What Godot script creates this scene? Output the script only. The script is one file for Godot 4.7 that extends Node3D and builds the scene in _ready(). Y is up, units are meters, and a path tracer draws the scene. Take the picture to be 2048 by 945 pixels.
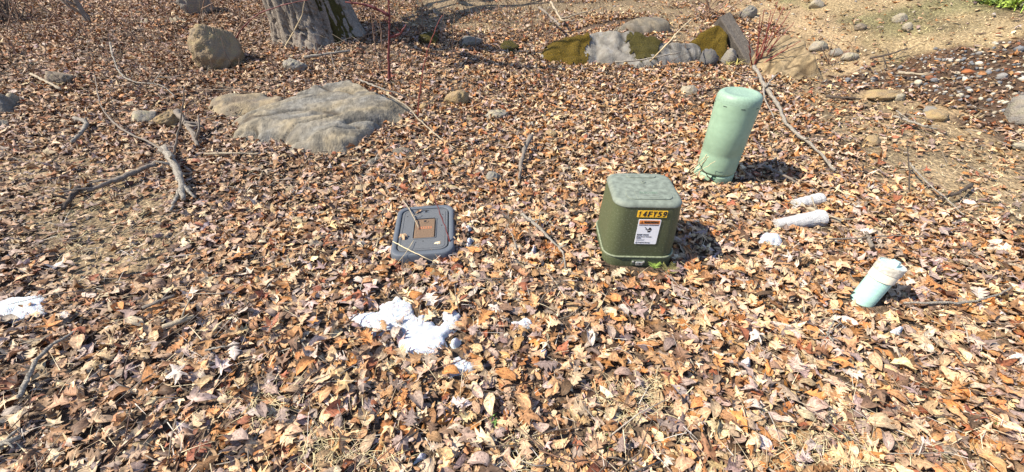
extends Node3D

var rng := RandomNumberGenerator.new()
var soft := FastNoiseLite.new()
var M := {}
var snow_zones: Array[PackedVector2Array] = []
var gravel_zone := PackedVector2Array()
var lawn_zone := PackedVector2Array()
var dirt_zones: Array[PackedVector2Array] = []
var thin_zones: Array[PackedVector2Array] = []
var straw_zones: Array[PackedVector2Array] = []
var keep_out: Array[PackedVector2Array] = []   # where no leaf centre may lie: rocks, boxes, snow
var leaf_tex: Texture2D

# ---------------------------------------------------------------- the lie of the land

func ground(x: float, z: float) -> float:
	var d := -z
	var s := minf(d, 16.0) - 2.6
	var h := 0.0
	if s > 0.0:
		h = 0.12 * s * s / (s + 1.0)
	h += 0.018 * sin(1.7 * x + 0.3) * sin(1.9 * z) + 0.010 * sin(4.1 * x + 1.0) * cos(3.7 * z)
	h += 0.55 * smoothstep(2.9, 6.2, x) * smoothstep(2.0, 4.6, d)
	return h

func g(x: float, z: float) -> float:
	return ground(x, z) + 0.012 * soft.get_noise_2d(x * 3.0, z * 3.0)

func on(p: Vector2, up := 0.0) -> Vector3:
	return Vector3(p.x, ground(p.x, p.y) + up, p.y)

func within(zone: PackedVector2Array, p: Vector2) -> bool:
	return Geometry2D.is_point_in_polygon(p, zone)

func ragged(p: Vector2, by := 0.22) -> Vector2:
	return p + by * Vector2(soft.get_noise_2d(p.x * 2.2 + 31.0, p.y * 2.2), soft.get_noise_2d(p.x * 2.2, p.y * 2.2 + 77.0)) + 0.35 * by * Vector2(soft.get_noise_2d(p.x * 11.0, p.y * 11.0 + 9.0), soft.get_noise_2d(p.x * 11.0 + 5.0, p.y * 11.0))

# ---------------------------------------------------------------- naming

func numbered(called: String, parent: Node) -> String:
	if not parent.has_node(called):
		return called
	var k := 1
	while parent.has_node("%s_%03d" % [called, k]):
		k += 1
	return "%s_%03d" % [called, k]

func tag(o: Node, label: String, category: String, group := "", kind := "") -> Node:
	o.set_meta("label", label)
	if category:
		o.set_meta("category", category)
	if group:
		o.set_meta("group", group)
	if kind:
		o.set_meta("kind", kind)
	return o

func thing(called: String, label: String, category: String, at := Vector3.ZERO, turn := 0.0, group := "") -> Node3D:
	var o := Node3D.new()
	o.name = numbered(called, self)
	add_child(o, true)
	o.position = at
	o.rotation.y = turn
	tag(o, label, category, group)
	return o

func obj(called: String, mesh: Mesh, mat: Material, parent: Node = null) -> MeshInstance3D:
	var o := MeshInstance3D.new()
	o.mesh = mesh
	o.material_override = mat
	if parent == null:
		parent = self
	o.name = numbered(called, parent)
	parent.add_child(o, true)
	return o

# ---------------------------------------------------------------- meshes

class Geo:
	var v := PackedVector3Array()
	var n := PackedVector3Array()
	var uv := PackedVector2Array()
	var c := PackedColorArray()
	var i := PackedInt32Array()

	func tri(a: int, b: int, d: int) -> void:
		i.append(a); i.append(b); i.append(d)

	func quad(a: int, b: int, d: int, e: int) -> void:
		tri(a, b, d); tri(a, d, e)

	# joins rows of equal length; around: each row is closed
	func rows(rs: Array, around := false, uv_scale := Vector2.ONE, tint := Color.WHITE) -> void:
		var w: int = rs[0].size()
		var start := v.size()
		for r in rs.size():
			for k in w:
				v.append(rs[r][k])
				uv.append(Vector2(float(k) / w, float(r) / rs.size()) * uv_scale)
				c.append(tint)
		var last := w if around else w - 1
		for r in rs.size() - 1:
			for k in last:
				var k2 := (k + 1) % w
				var a := start + r * w + k
				var b := start + r * w + k2
				quad(a, b, b + w, a + w)

	func cap(r: Array, mid: Vector3, tint := Color.WHITE) -> void:
		var start := v.size()
		v.append(mid); uv.append(Vector2(0.5, 0.5)); c.append(tint)
		for p in r:
			v.append(p); uv.append(Vector2(0.5, 0.5)); c.append(tint)
		for k in r.size():
			tri(start, start + 1 + k, start + 1 + (k + 1) % r.size())

	# turns every triangle so that its front looks away from the point within
	func outward(within: Vector3) -> void:
		for t in range(0, i.size(), 3):
			var a := v[i[t]]
			var x := (v[i[t + 1]] - a).cross(v[i[t + 2]] - a)
			if x.dot((a + v[i[t + 1]] + v[i[t + 2]]) / 3.0 - within) > 0.0:
				var k := i[t + 1]
				i[t + 1] = i[t + 2]
				i[t + 2] = k

	# turns all triangles together, by the way most of them look
	func turned(within: Vector3) -> void:
		var sum := 0.0
		for t in range(0, i.size(), 3):
			var a := v[i[t]]
			sum += (v[i[t + 1]] - a).cross(v[i[t + 2]] - a).dot((a + v[i[t + 1]] + v[i[t + 2]]) / 3.0 - within)
		if sum > 0.0:
			for t in range(0, i.size(), 3):
				var k := i[t + 1]
				i[t + 1] = i[t + 2]
				i[t + 2] = k

	func arrays() -> Array:
		var a := []
		a.resize(Mesh.ARRAY_MAX)
		a[Mesh.ARRAY_VERTEX] = v
		if n.size() == v.size():
			a[Mesh.ARRAY_NORMAL] = n
		if uv.size() == v.size():
			a[Mesh.ARRAY_TEX_UV] = uv
		if c.size() == v.size():
			a[Mesh.ARRAY_COLOR] = c
		a[Mesh.ARRAY_INDEX] = i
		return a

	func smooth() -> ArrayMesh:
		var st := SurfaceTool.new()
		st.create_from_arrays(arrays())
		st.generate_normals()
		return st.commit()

	func flat() -> ArrayMesh:
		var m := ArrayMesh.new()
		m.add_surface_from_arrays(Mesh.PRIMITIVE_TRIANGLES, arrays())
		return m

# a rounded rectangle in plan, as a ring of points at height y
func ring(w: float, d: float, r: float, y: float, seg := 6) -> Array:
	var out := []
	var hw := w / 2.0 - r
	var hd := d / 2.0 - r
	var mid := [Vector2(hw, hd), Vector2(-hw, hd), Vector2(-hw, -hd), Vector2(hw, -hd)]
	for q in 4:
		for k in seg + 1:
			var a := (q + float(k) / seg) * PI / 2.0
			out.append(Vector3(mid[q].x + r * cos(a), y, mid[q].y + r * sin(a)))
		# points along the straight side
		var e: Vector3 = out[-1]
		var nx: Vector2 = mid[(q + 1) % 4]
		var a2 := (q + 1) * PI / 2.0
		var f := Vector3(nx.x + r * cos(a2), y, nx.y + r * sin(a2))
		for k in 5:
			out.append(e.lerp(f, (k + 1) / 6.0))
	return out

func shift(r: Array, by: Vector3) -> Array:
	var out := []
	for p in r:
		out.append(p + by)
	return out

# a lathe about y: profile of (radius, height)
func lathe(profile: Array, seg := 48, at := Vector3.ZERO) -> Geo:
	var o := Geo.new()
	var rs := []
	for p in profile:
		var r := []
		for k in seg:
			var a := TAU * k / seg
			r.append(at + Vector3(p.x * cos(a), p.y, p.x * sin(a)))
		rs.append(r)
	o.rows(rs, true, Vector2(4, 2))
	return o

# a tapering tube along points, each with its own radius
func tube(o: Geo, pts: Array, radii: Array, seg := 7, tint := Color.WHITE, rough := 0.0) -> void:
	var rs := []
	var along := 0.0
	var side := Vector3.ZERO
	for k in pts.size():
		var d: Vector3 = (pts[mini(k + 1, pts.size() - 1)] - pts[maxi(k - 1, 0)]).normalized()
		if side == Vector3.ZERO:
			side = d.cross(Vector3(0.31, 0.87, 0.21)).normalized()
		side = (side - d * side.dot(d)).normalized()
		var other := d.cross(side)
		var r := []
		for j in seg:
			var a := TAU * j / seg
			var rad: float = radii[k] * (1.0 + rough * soft.get_noise_3d(pts[k].x * 60.0 + cos(a) * 9.0, pts[k].y * 60.0, pts[k].z * 60.0 + sin(a) * 9.0))
			r.append(pts[k] + (side * cos(a) + other * sin(a)) * rad)
		rs.append(r)
	var s := o.v.size()
	o.rows(rs, true, Vector2(1, pts.size() * 0.5), tint)
	# ends
	var t := o.v.size()
	o.v.append(pts[0]); o.uv.append(Vector2.ZERO); o.c.append(tint)
	o.v.append(pts[-1]); o.uv.append(Vector2.ZERO); o.c.append(tint)
	var last := s + (pts.size() - 1) * seg
	for j in seg:
		o.tri(t, s + (j + 1) % seg, s + j)
		o.tri(t + 1, last + j, last + (j + 1) % seg)

# a natural curve through the given points, a little crooked
func crooked(pts: Array, wobble: float, steps := 6) -> Array:
	var c := Curve3D.new()
	for k in pts.size():
		var d: Vector3 = (pts[mini(k + 1, pts.size() - 1)] - pts[maxi(k - 1, 0)]) / 5.0
		c.add_point(pts[k], -d, d)
	var out := []
	var n := (pts.size() - 1) * steps
	var total := c.get_baked_length()
	for k in n + 1:
		var p := c.sample_baked(total * k / n)
		out.append(p + wobble * Vector3(rng.randf_range(-1, 1), rng.randf_range(-0.6, 0.6), rng.randf_range(-1, 1)))
	return out

func taper(n: int, a: float, b: float, knots := 0.12) -> Array:
	var out := []
	for k in n:
		out.append(lerpf(a, b, float(k) / maxi(n - 1, 1)) * (1.0 + knots * rng.randf_range(-1, 1)))
	return out

func flip_tubes(o: Geo) -> ArrayMesh:
	return o.smooth()

func stick_mesh(pts: Array, r0: float, r1: float, wobble := 0.006, seg := 7, branches := []) -> ArrayMesh:
	var o := Geo.new()
	var line := crooked(pts, wobble)
	tube(o, line, taper(line.size(), r0, r1, 0.2), seg, Color.WHITE, 0.5)
	if r0 > 0.0085 and r0 < 0.06 and line.size() > 10:
		for k in 3:
			var n := rng.randi_range(3, line.size() - 3)
			var d := (line[n + 1] - line[n - 1] as Vector3).normalized()
			var s := (d * rng.randf_range(0.4, 1.0) + Vector3(rng.randf_range(-1, 1), rng.randf_range(0.1, 0.6), rng.randf_range(-1, 1))).normalized()
			var long := rng.randf_range(2.0, 9.0) * r0
			tube(o, [line[n], line[n] + s * long * 0.5, line[n] + s * long + Vector3(rng.randf_range(-1, 1), 0, rng.randf_range(-1, 1)) * long * 0.2], [r0 * 0.45, r0 * 0.32, r0 * 0.2], 5, Color.WHITE, 0.3)
	for b in branches:
		var l2 := crooked(b, wobble * 0.7)
		tube(o, l2, taper(l2.size(), r0 * 0.5, r1 * 0.5), 5, Color.WHITE, 0.3)
	return o.smooth()

# a boulder: a lumpy ball, squashed and cut by planes
func boulder(size: Vector3, sd: int, cuts := 5, lump := 0.16, fine := 0.03, seg := 40) -> ArrayMesh:
	var r := RandomNumberGenerator.new()
	r.seed = sd
	var planes := []
	for k in cuts:
		var d := Vector3(r.randf_range(-1, 1), r.randf_range(-0.5, 1), r.randf_range(-1, 1)).normalized()
		planes.append([d, r.randf_range(0.62, 0.85)])
	var o := Geo.new()
	var rs := []
	for a in seg / 2 + 1:
		var row := []
		for b in seg:
			var th := PI * a / (seg / 2.0)
			var ph := TAU * b / seg
			var d := Vector3(sin(th) * cos(ph), cos(th), sin(th) * sin(ph))
			var rad := 1.0 + lump * soft.get_noise_3d(d.x * 9.0 + sd * 7.0, d.y * 9.0, d.z * 9.0) * 2.0
			for pl in planes:
				var t: float = d.dot(pl[0])
				if t > 0.05:
					rad = minf(rad, lerpf(rad, pl[1] / t, 0.9)) if rad > pl[1] / t else rad
			rad += fine * 2.0 * soft.get_noise_3d(d.x * 45.0 + sd, d.y * 45.0, d.z * 45.0)
			row.append(d * rad * size)
		rs.append(row)
	o.rows(rs, true)
	var n1 := FastNoiseLite.new()
	n1.seed = sd
	n1.frequency = 2.2 / maxf(size.x, 0.05)
	for k in o.v.size():
		var p := o.v[k]
		var t := clampf(0.5 + 1.3 * n1.get_noise_3d(p.x, p.y * 1.5, p.z), 0.0, 1.0)
		o.c[k] = Color(0.75, 0.75, 0.78).lerp(Color(1.15, 1.02, 0.82), t)
	o.outward(Vector3.ZERO)
	return o.smooth()

# a low rock that grows out of the ground. Outline points carry (x, height of the edge, z); rim is how far in from the edge the side climbs.
func ledge(outline: Array, mid_high: float, sd: int, strike: float, relief := 0.03, cracks := 0.03, fine := 30, rim := 0.10, sink := 0.12, tints := [], warp := 0.03) -> ArrayMesh:
	var pts := PackedVector3Array(outline)
	var c := Curve3D.new()
	for k in pts.size() + 1:
		var a := pts[(k - 1 + pts.size()) % pts.size()]
		var b := pts[k % pts.size()]
		var d := pts[(k + 1) % pts.size()]
		c.add_point(b, -(d - a) / 7.0, (d - a) / 7.0)
	var total := c.get_baked_length()
	var around := 36
	var poly := PackedVector2Array()
	var high := PackedFloat32Array()
	var box := Rect2(Vector2(pts[0].x, pts[0].z), Vector2.ZERO)
	for k in around:
		var p := c.sample_baked(total * k / around)
		poly.append(Vector2(p.x, p.z))
		high.append(p.y)
		box = box.expand(poly[k])
	box = box.grow(0.10)
	var cell := maxf(box.size.x, box.size.y) / (fine * 2.4)
	var nx := int(box.size.x / cell) + 2
	var ny := int(box.size.y / cell) + 2
	var n1 := FastNoiseLite.new()
	n1.seed = sd
	n1.frequency = 1.0
	n1.fractal_octaves = 4
	var n2 := FastNoiseLite.new()
	n2.seed = sd + 5
	n2.frequency = 1.0
	n2.fractal_octaves = 3
	var n3 := FastNoiseLite.new()
	n3.seed = sd + 9
	n3.frequency = 1.0
	n3.fractal_octaves = 2
	if tints.size() == 0:
		tints = [Color(0.72, 0.76, 0.82), Color(1.12, 0.98, 0.74), Color(0.55, 0.52, 0.5)]
	var o := Geo.new()
	var deep := PackedFloat32Array()
	for j in ny:
		for i in nx:
			var p := box.position + Vector2(i, j) * cell
			var q := p + warp * Vector2(n3.get_noise_2d(p.x * 3.0 + 50.0, p.y * 3.0), n3.get_noise_2d(p.x * 3.0, p.y * 3.0 + 50.0)) * 2.0
			if high[0] < 0.016:
				q += 0.022 * Vector2(n1.get_noise_2d(p.x * 16.0, p.y * 16.0), n1.get_noise_2d(p.x * 16.0 + 30.0, p.y * 16.0))
			var near := 1e9
			var sum := 0.0
			var weight := 0.0
			for k in around:
				var e := poly[k]
				var f := poly[(k + 1) % around] - e
				var u := clampf((q - e).dot(f) / f.length_squared(), 0.0, 1.0)
				var d2 := (e + f * u).distance_squared_to(q)
				near = minf(near, d2)
				var w := 1.0 / (d2 + 0.0015)
				weight += w
				sum += w * high[k]
			near = sqrt(near)
			if not Geometry2D.is_point_in_polygon(q, poly):
				near = -near
			var top := sum / weight
			if mid_high < 0.0:
				top *= -mid_high
			if mid_high > 0.0:
				top = lerpf(top, mid_high, clampf(near / (rim * 2.5), 0.0, 1.0))
			var lay := p.rotated(strike)
			var strata := n1.get_noise_2d(lay.x * 1.1, lay.y * 5.0) * relief * 2.2 + n1.get_noise_2d(p.x * 14.0, p.y * 14.0) * relief * 0.35
			var cleft := 1.0 - smoothstep(0.0, 0.15, absf(n3.get_noise_2d(lay.x * 0.8 + 3.0, lay.y * 2.6)))
			strata -= cracks * cleft
			var t := clampf(near / rim, 0.0, 1.0)
			var prof := 1.0 - pow(1.0 - t, 2.2)
			var h := (top + strata) * prof if near > 0.0 else -sink * clampf(-near / 0.05, 0.0, 1.0)
			o.v.append(Vector3(p.x, ground(p.x, p.y) + h, p.y))
			o.uv.append(p)
			deep.append(near)
			var s := clampf(0.5 + 1.2 * n1.get_noise_2d(lay.x * 1.4 + 40.0, lay.y * 4.0), 0.0, 1.0)
			var col: Color = tints[0].lerp(tints[1], s)
			col = col.lerp(tints[2], 0.8 * smoothstep(0.1, 0.45, n1.get_noise_2d(lay.x * 2.3 + 90.0, lay.y * 6.0)))
			# lichen
			if tints[0] != tints[1]:
				var seam := 1.0 - smoothstep(0.0, 0.055, absf(n3.get_noise_2d(lay.x * 0.8 + 3.0, lay.y * 2.6)))
				col = col.lerp(Color(0.17, 0.14, 0.11), 0.85 * seam)   # earth in the clefts
				col *= 0.92 + 0.5 * n2.get_noise_2d(p.x * 16.0, p.y * 16.0)
				col = col.lerp(Color(0.42, 0.42, 0.40), 0.7 * smoothstep(0.12, 0.4, n2.get_noise_2d(p.x * 6.0 + 70.0, p.y * 6.0)))
			o.c.append(col)
	for j in ny - 1:
		for i in nx - 1:
			var a := j * nx + i
			if maxf(maxf(deep[a], deep[a + 1]), maxf(deep[a + nx], deep[a + nx + 1])) > -0.06:
				o.quad(a, a + 1, a + nx + 1, a + nx)
	o.turned(Vector3(box.get_center().x, -80.0, box.get_center().y))
	return o.smooth()

func plan(outline: Array, grow := 0.0) -> PackedVector2Array:
	var out := PackedVector2Array()
	var mid := Vector2.ZERO
	for p in outline:
		mid += Vector2(p.x, p.z) / outline.size()
	for p in outline:
		var q := Vector2(p.x, p.z)
		out.append(q + (q - mid).normalized() * grow)
	return out

func square(at: Vector2, w: float, d: float, turn: float) -> PackedVector2Array:
	var out := PackedVector2Array()
	for s in [Vector2(-1, -1), Vector2(1, -1), Vector2(1, 1), Vector2(-1, 1)]:
		out.append(at + (s * Vector2(w, d) / 2.0).rotated(-turn))
	return out

func disc(at: Vector2, r: float) -> PackedVector2Array:
	var out := PackedVector2Array()
	for k in 14:
		out.append(at + Vector2(r, 0).rotated(TAU * k / 14.0))
	return out

# ---------------------------------------------------------------- textures and materials

func noise_tex(sd: int, freq: float, lo: Color, hi: Color, size := 512, octaves := 5, mid = null, kind := FastNoiseLite.TYPE_SIMPLEX_SMOOTH, ridged := false) -> NoiseTexture2D:
	var n := FastNoiseLite.new()
	n.seed = sd
	n.noise_type = kind
	n.frequency = freq
	n.fractal_octaves = octaves
	n.fractal_type = FastNoiseLite.FRACTAL_RIDGED if ridged else FastNoiseLite.FRACTAL_FBM
	var t := NoiseTexture2D.new()
	t.width = size
	t.height = size
	t.seamless = true
	t.noise = n
	var ramp := Gradient.new()
	ramp.set_color(0, lo)
	ramp.set_color(1, hi)
	if mid != null:
		ramp.add_point(0.5, mid)
	t.color_ramp = ramp
	return t

func paint(col: Color, rough := 0.85, spec := 0.4) -> StandardMaterial3D:
	var m := StandardMaterial3D.new()
	m.albedo_color = col.linear_to_srgb()
	m.roughness = rough
	m.metallic_specular = spec
	return m

func grainy(col: Color, tex: Texture2D, scale: float, rough := 0.85, bump: Texture2D = null, deep := 0.3, vertex := false) -> StandardMaterial3D:
	var m := paint(col, rough)
	m.albedo_texture = tex
	m.uv1_triplanar = true
	m.uv1_world_triplanar = true
	m.uv1_scale = Vector3.ONE * scale
	m.vertex_color_use_as_albedo = vertex
	if bump:
		m.heightmap_enabled = true
		m.heightmap_texture = bump
		m.heightmap_scale = deep
	return m

# olive plastic with pale flecks of lichen and dust
func fleck_tex() -> NoiseTexture2D:
	var n := noise_tex(21, 0.05, Color(0.47, 0.51, 0.36), Color(1, 1, 1), 512, 3)
	var r := Gradient.new()
	r.offsets = PackedFloat32Array([0.0, 0.55, 0.72, 0.82, 1.0])
	r.colors = PackedColorArray([Color(0.52, 0.55, 0.43), Color(0.56, 0.59, 0.47), Color(0.60, 0.63, 0.52), Color(0.74, 0.76, 0.67), Color(0.85, 0.87, 0.8)])
	n.color_ramp = r
	return n

func grey(v: float) -> Color:
	return Color(v, v, v)

func make_leaf_texture() -> Texture2D:
	var n := FastNoiseLite.new()
	n.seed = 4
	n.frequency = 0.05
	n.fractal_octaves = 4
	var im := Image.create(96, 96, false, Image.FORMAT_RGB8)
	for y in 96:
		for x in 96:
			var u := absf(x / 95.0 - 0.5) * 2.0
			var t := y / 95.0
			var v := 0.86 + 0.22 * n.get_noise_2d(x, y)
			var vein := absf(fposmod((t - 0.42 * u) * 7.0, 1.0) - 0.5)
			v += 0.10 * (1.0 - smoothstep(0.0, 0.1, vein)) * (1.0 - u)
			v += 0.16 * (1.0 - smoothstep(0.0, 0.07, u))
			v -= 0.16 * smoothstep(0.75, 1.0, u) * (0.6 + n.get_noise_2d(x * 2.0, y * 2.0 + 50.0))
			var spot := smoothstep(0.28, 0.42, n.get_noise_2d(x * 1.7 + 200.0, y * 1.7))
			v *= 1.0 - 0.35 * spot
			v = clampf(v, 0.3, 1.0)
			im.set_pixel(x, y, Color(v, v * 0.985, v * 0.96))
	im.generate_mipmaps()
	return ImageTexture.create_from_image(im)

func make_materials() -> void:
	leaf_tex = make_leaf_texture()
	var grain := noise_tex(11, 0.02, grey(0.62), grey(1.0), 512, 6)
	var speck := noise_tex(12, 0.11, grey(0.45), grey(1.0), 512, 4)
	var rough_bump := noise_tex(13, 0.03, grey(0.0), grey(1.0), 512, 6)
	var fine_bump := noise_tex(14, 0.12, grey(0.0), grey(1.0), 512, 4)
	M.soil = grainy(Color(1, 1, 1), noise_tex(15, 0.03, grey(0.45), grey(1.0), 512, 6), 1.7, 0.95, rough_bump, 1.6, true)
	M.rock = grainy(Color(0.56, 0.51, 0.43), speck, 2.6, 0.85, rough_bump, 0.6, true)
	M.tan_rock = grainy(Color(0.55, 0.42, 0.25), speck, 3.2, 0.9, rough_bump, 0.7, true)
	M.boulder = grainy(Color(0.48, 0.385, 0.26), speck, 3.2, 0.9, rough_bump, 0.9, true)
	M.dark_rock = grainy(Color(0.20, 0.20, 0.21), speck, 3.0, 0.85, rough_bump, 0.6, true)
	M.grey_rock = grainy(Color(0.42, 0.405, 0.38), speck, 3.0, 0.85, rough_bump, 0.6, true)
	M.pale_rock = grainy(Color(0.50, 0.46, 0.38), grain, 5.0, 0.85, fine_bump, 0.4, true)
	M.moss = grainy(Color(0.38, 0.225, 0.02), noise_tex(16, 0.04, Color(0.22, 0.3, 0.4), Color(1, 1, 1), 512, 5), 3.5, 1.0, fine_bump, 2.5)
	M.green_moss = grainy(Color(0.19, 0.15, 0.035), noise_tex(17, 0.04, Color(0.35, 0.4, 0.4), Color(1, 1, 1), 512, 5), 3.5, 1.0, fine_bump, 2.5)
	M.snow = grainy(Color(0.68, 0.72, 0.78), noise_tex(18, 0.03, grey(0.75), grey(1.0), 256, 4), 3.0, 0.7, fine_bump, 0.5)
	M.snow.subsurf_scatter_enabled = true
	M.snow.subsurf_scatter_strength = 0.25
	M.bark = grainy(Color(0.43, 0.37, 0.305), noise_tex(19, 0.03, grey(0.5), grey(1.0), 512, 6), 3.0, 0.95, fine_bump, 0.8, true)
	M.stick = grainy(Color(0.33, 0.28, 0.23), grain, 14.0, 0.9, fine_bump, 0.25)
	M.pale_stick = grainy(Color(0.62, 0.56, 0.47), noise_tex(29, 0.04, grey(0.3), grey(1.0), 256, 4), 9.0, 0.9, fine_bump, 0.25)
	M.dark_stick = grainy(Color(0.13, 0.10, 0.08), grain, 14.0, 0.9, fine_bump, 0.25)
	M.bare_wood = grainy(Color(0.55, 0.46, 0.33), grain, 9.0, 0.9, fine_bump, 0.25)
	M.red_stem = paint(Color(0.20, 0.05, 0.04), 0.6)
	M.dark_red_stem = paint(Color(0.12, 0.03, 0.03), 0.6)
	M.brown_stem = paint(Color(0.20, 0.13, 0.09), 0.8)
	M.straw_stem = paint(Color(0.55, 0.45, 0.28), 0.8)
	M.birch = grainy(Color(0.74, 0.74, 0.73), noise_tex(20, 0.05, grey(0.66), grey(1.0), 256, 5), 9.0, 0.85, fine_bump, 0.3)
	M.green_box = grainy(Color(0.27, 0.285, 0.235), fleck_tex(), 3.2, 0.55, fine_bump, 0.06)
	M.box_top = grainy(Color(0.225, 0.26, 0.215), noise_tex(22, 0.015, grey(0.72), grey(1.0), 512, 5), 3.0, 0.6, fine_bump, 0.08)
	M.box_dust = paint(Color(0.36, 0.40, 0.30), 0.9)
	M.lip = grainy(Color(0.28, 0.32, 0.21), grain, 6.0, 0.5)
	M.steel = paint(Color(0.55, 0.57, 0.55), 0.4)
	M.steel.metallic = 0.6
	M.mint = grainy(Color(0.275, 0.41, 0.295), noise_tex(23, 0.012, grey(0.9), grey(1.0), 512, 5), 3.0, 0.45)
	M.mint_top = grainy(Color(0.275, 0.405, 0.305), noise_tex(23, 0.03, grey(0.82), grey(1.0), 512, 5), 4.0, 0.5)
	M.black = paint(Color(0.012, 0.012, 0.014), 0.8)
	M.plastic = grainy(Color(0.13, 0.15, 0.18), noise_tex(24, 0.06, grey(0.7), grey(1.0), 512, 5), 6.0, 0.55, fine_bump, 0.05)
	M.lid = grainy(Color(0.215, 0.23, 0.25), noise_tex(25, 0.15, grey(0.45), grey(1.0), 512, 4), 7.0, 0.65, fine_bump, 0.15)
	M.rust = grainy(Color(0.25, 0.165, 0.105), noise_tex(26, 0.06, grey(0.6), grey(1.0), 256, 5), 9.0, 0.8)
	M.aqua = grainy(Color(0.42, 0.68, 0.61), noise_tex(27, 0.03, grey(0.88), grey(1.0), 256, 5), 5.0, 0.45)
	M.cream = grainy(Color(0.74, 0.69, 0.56), noise_tex(28, 0.03, grey(0.85), grey(1.0), 256, 5), 5.0, 0.45)
	M.cap = grainy(Color(0.50, 0.68, 0.64), noise_tex(28, 0.03, grey(0.88), grey(1.0), 256, 5), 5.0, 0.45)
	M.lime = paint(Color(0.16, 0.30, 0.05), 0.6)
	M.white_sticker = paint(Color(0.80, 0.82, 0.84), 0.5)
	M.orange = paint(Color(0.75, 0.25, 0.05), 0.5)
	M.yellow = paint(Color(0.95, 0.55, 0.035), 0.5)
	M.ink = paint(Color(0.02, 0.02, 0.025), 0.6)
	M.timber = grainy(Color(0.165, 0.145, 0.125), grain, 4.0, 0.9, fine_bump, 0.3)
	M.leaf = StandardMaterial3D.new()
	M.leaf.albedo_texture = leaf_tex
	M.leaf.vertex_color_use_as_albedo = true
	M.leaf.roughness = 0.62
	M.leaf.metallic_specular = 0.35
	M.leaf.backlight_enabled = true
	M.leaf.backlight = Color(0.42, 0.36, 0.3)
	M.leaf.cull_mode = BaseMaterial3D.CULL_DISABLED
	M.blade = StandardMaterial3D.new()
	M.blade.vertex_color_use_as_albedo = true
	M.blade.roughness = 0.8
	M.blade.cull_mode = BaseMaterial3D.CULL_DISABLED
	M.orange_rock = grainy(Color(0.62, 0.22, 0.08), speck, 6.0, 0.9)
	M.bark_plain = grainy(Color(0.30, 0.26, 0.22), grain, 4.0, 0.95, fine_bump, 0.5)
	M.box_top_dark = paint(Color(0.12, 0.17, 0.13), 0.7)
	M.dark_steel = paint(Color(0.10, 0.12, 0.08), 0.6)
	M.faint_ink = paint(Color(0.30, 0.31, 0.33), 0.6)
	M.dark_mint = paint(Color(0.10, 0.19, 0.13), 0.7)
	M.rust_red = paint(Color(0.34, 0.14, 0.07), 0.8)
	M.cream_cap = grainy(Color(0.74, 0.71, 0.62), grain, 5.0, 0.45)
	M.pebble = grainy(Color(1, 1, 1), grain, 9.0, 0.85, null, 0.0, true)

# ---------------------------------------------------------------- leaves

# a leaf as a strip along its midrib: half widths w(t), then folded and curled
func leaf_template(kind: int, lod: int, sd: int) -> Array:
	var r := RandomNumberGenerator.new()
	r.seed = sd * 131 + kind * 17 + lod
	var ts := []
	var ws := []
	var ahead := []
	if kind == 0:      # oak: lobes with sinuses between
		var lobes: int = [4, 3, 2][lod]
		ts.append(0.0); ws.append(0.02); ahead.append(0.0)
		for k in lobes:
			var f := float(k) / lobes
			var wide := sin(PI * (0.18 + 0.72 * f)) * r.randf_range(0.34, 0.46)
			ts.append(0.10 + 0.80 * f + 0.05); ws.append(wide * r.randf_range(0.28, 0.42)); ahead.append(0.0)
			ts.append(0.10 + 0.80 * f + 0.15 * 4.0 / (lobes + 1.0)); ws.append(wide); ahead.append(0.09)
		ts.append(0.93); ws.append(0.06); ahead.append(0.0)
		ts.append(1.0); ws.append(0.005); ahead.append(0.0)
	else:              # beech, cherry, hickory: a plain oval
		var n: int = [9, 6, 3][lod]
		var fat := r.randf_range(0.20, 0.34) if kind == 1 else r.randf_range(0.13, 0.2)
		for k in n + 1:
			var t := float(k) / n
			ts.append(t)
			ws.append(maxf(0.004, fat * pow(sin(PI * pow(t, 0.85)), 0.85)) * r.randf_range(0.93, 1.05))
			ahead.append(0.02)
	var across: Array = [[-1.0, -0.5, 0.0, 0.5, 1.0], [-1.0, 0.0, 1.0], [-1.0, 0.0, 1.0]][lod]
	var kx := r.randf_range(-4.5, 5.0)
	var ky := r.randf_range(-2.2, 2.2)
	if r.randf() < 0.22:
		kx *= 2.2
	if r.randf() < 0.15:
		ky *= 1.9
	var fold := r.randf_range(0.0, 0.55)
	var twist := r.randf_range(-0.9, 0.9)
	var rip := r.randf_range(0.02, 0.06)
	var o := Geo.new()
	var skew := r.randf_range(-0.06, 0.06)
	for k in ts.size():
		for s in across:
			var x: float = s * ws[k] * (1.0 + skew * signf(s))
			var y: float = ts[k] - 0.5 + ahead[k] * absf(s)
			var z := fold * absf(x) + rip * sin(y * 14.0 + s * 2.0 + sd) * absf(s)
			var px := sin(kx * x) / kx if absf(kx) > 0.05 else x
			z += (1.0 - cos(kx * x)) / kx if absf(kx) > 0.05 else 0.0
			var tw := twist * y
			var p := Vector2(px, z).rotated(tw)
			var py := sin(ky * y) / ky * (1.0 - ky * p.y * 0.5) if absf(ky) > 0.05 else y
			var pz := p.y + ((1.0 - cos(ky * y)) / ky if absf(ky) > 0.05 else 0.0)
			o.v.append(Vector3(p.x, pz, py))
			o.uv.append(Vector2(0.5 + 0.5 * s, ts[k]))
	var w := across.size()
	for k in ts.size() - 1:
		for j in w - 1:
			var a := k * w + j
			o.quad(a, a + 1, a + 1 + w, a + w)
	return settle(o)

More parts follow.
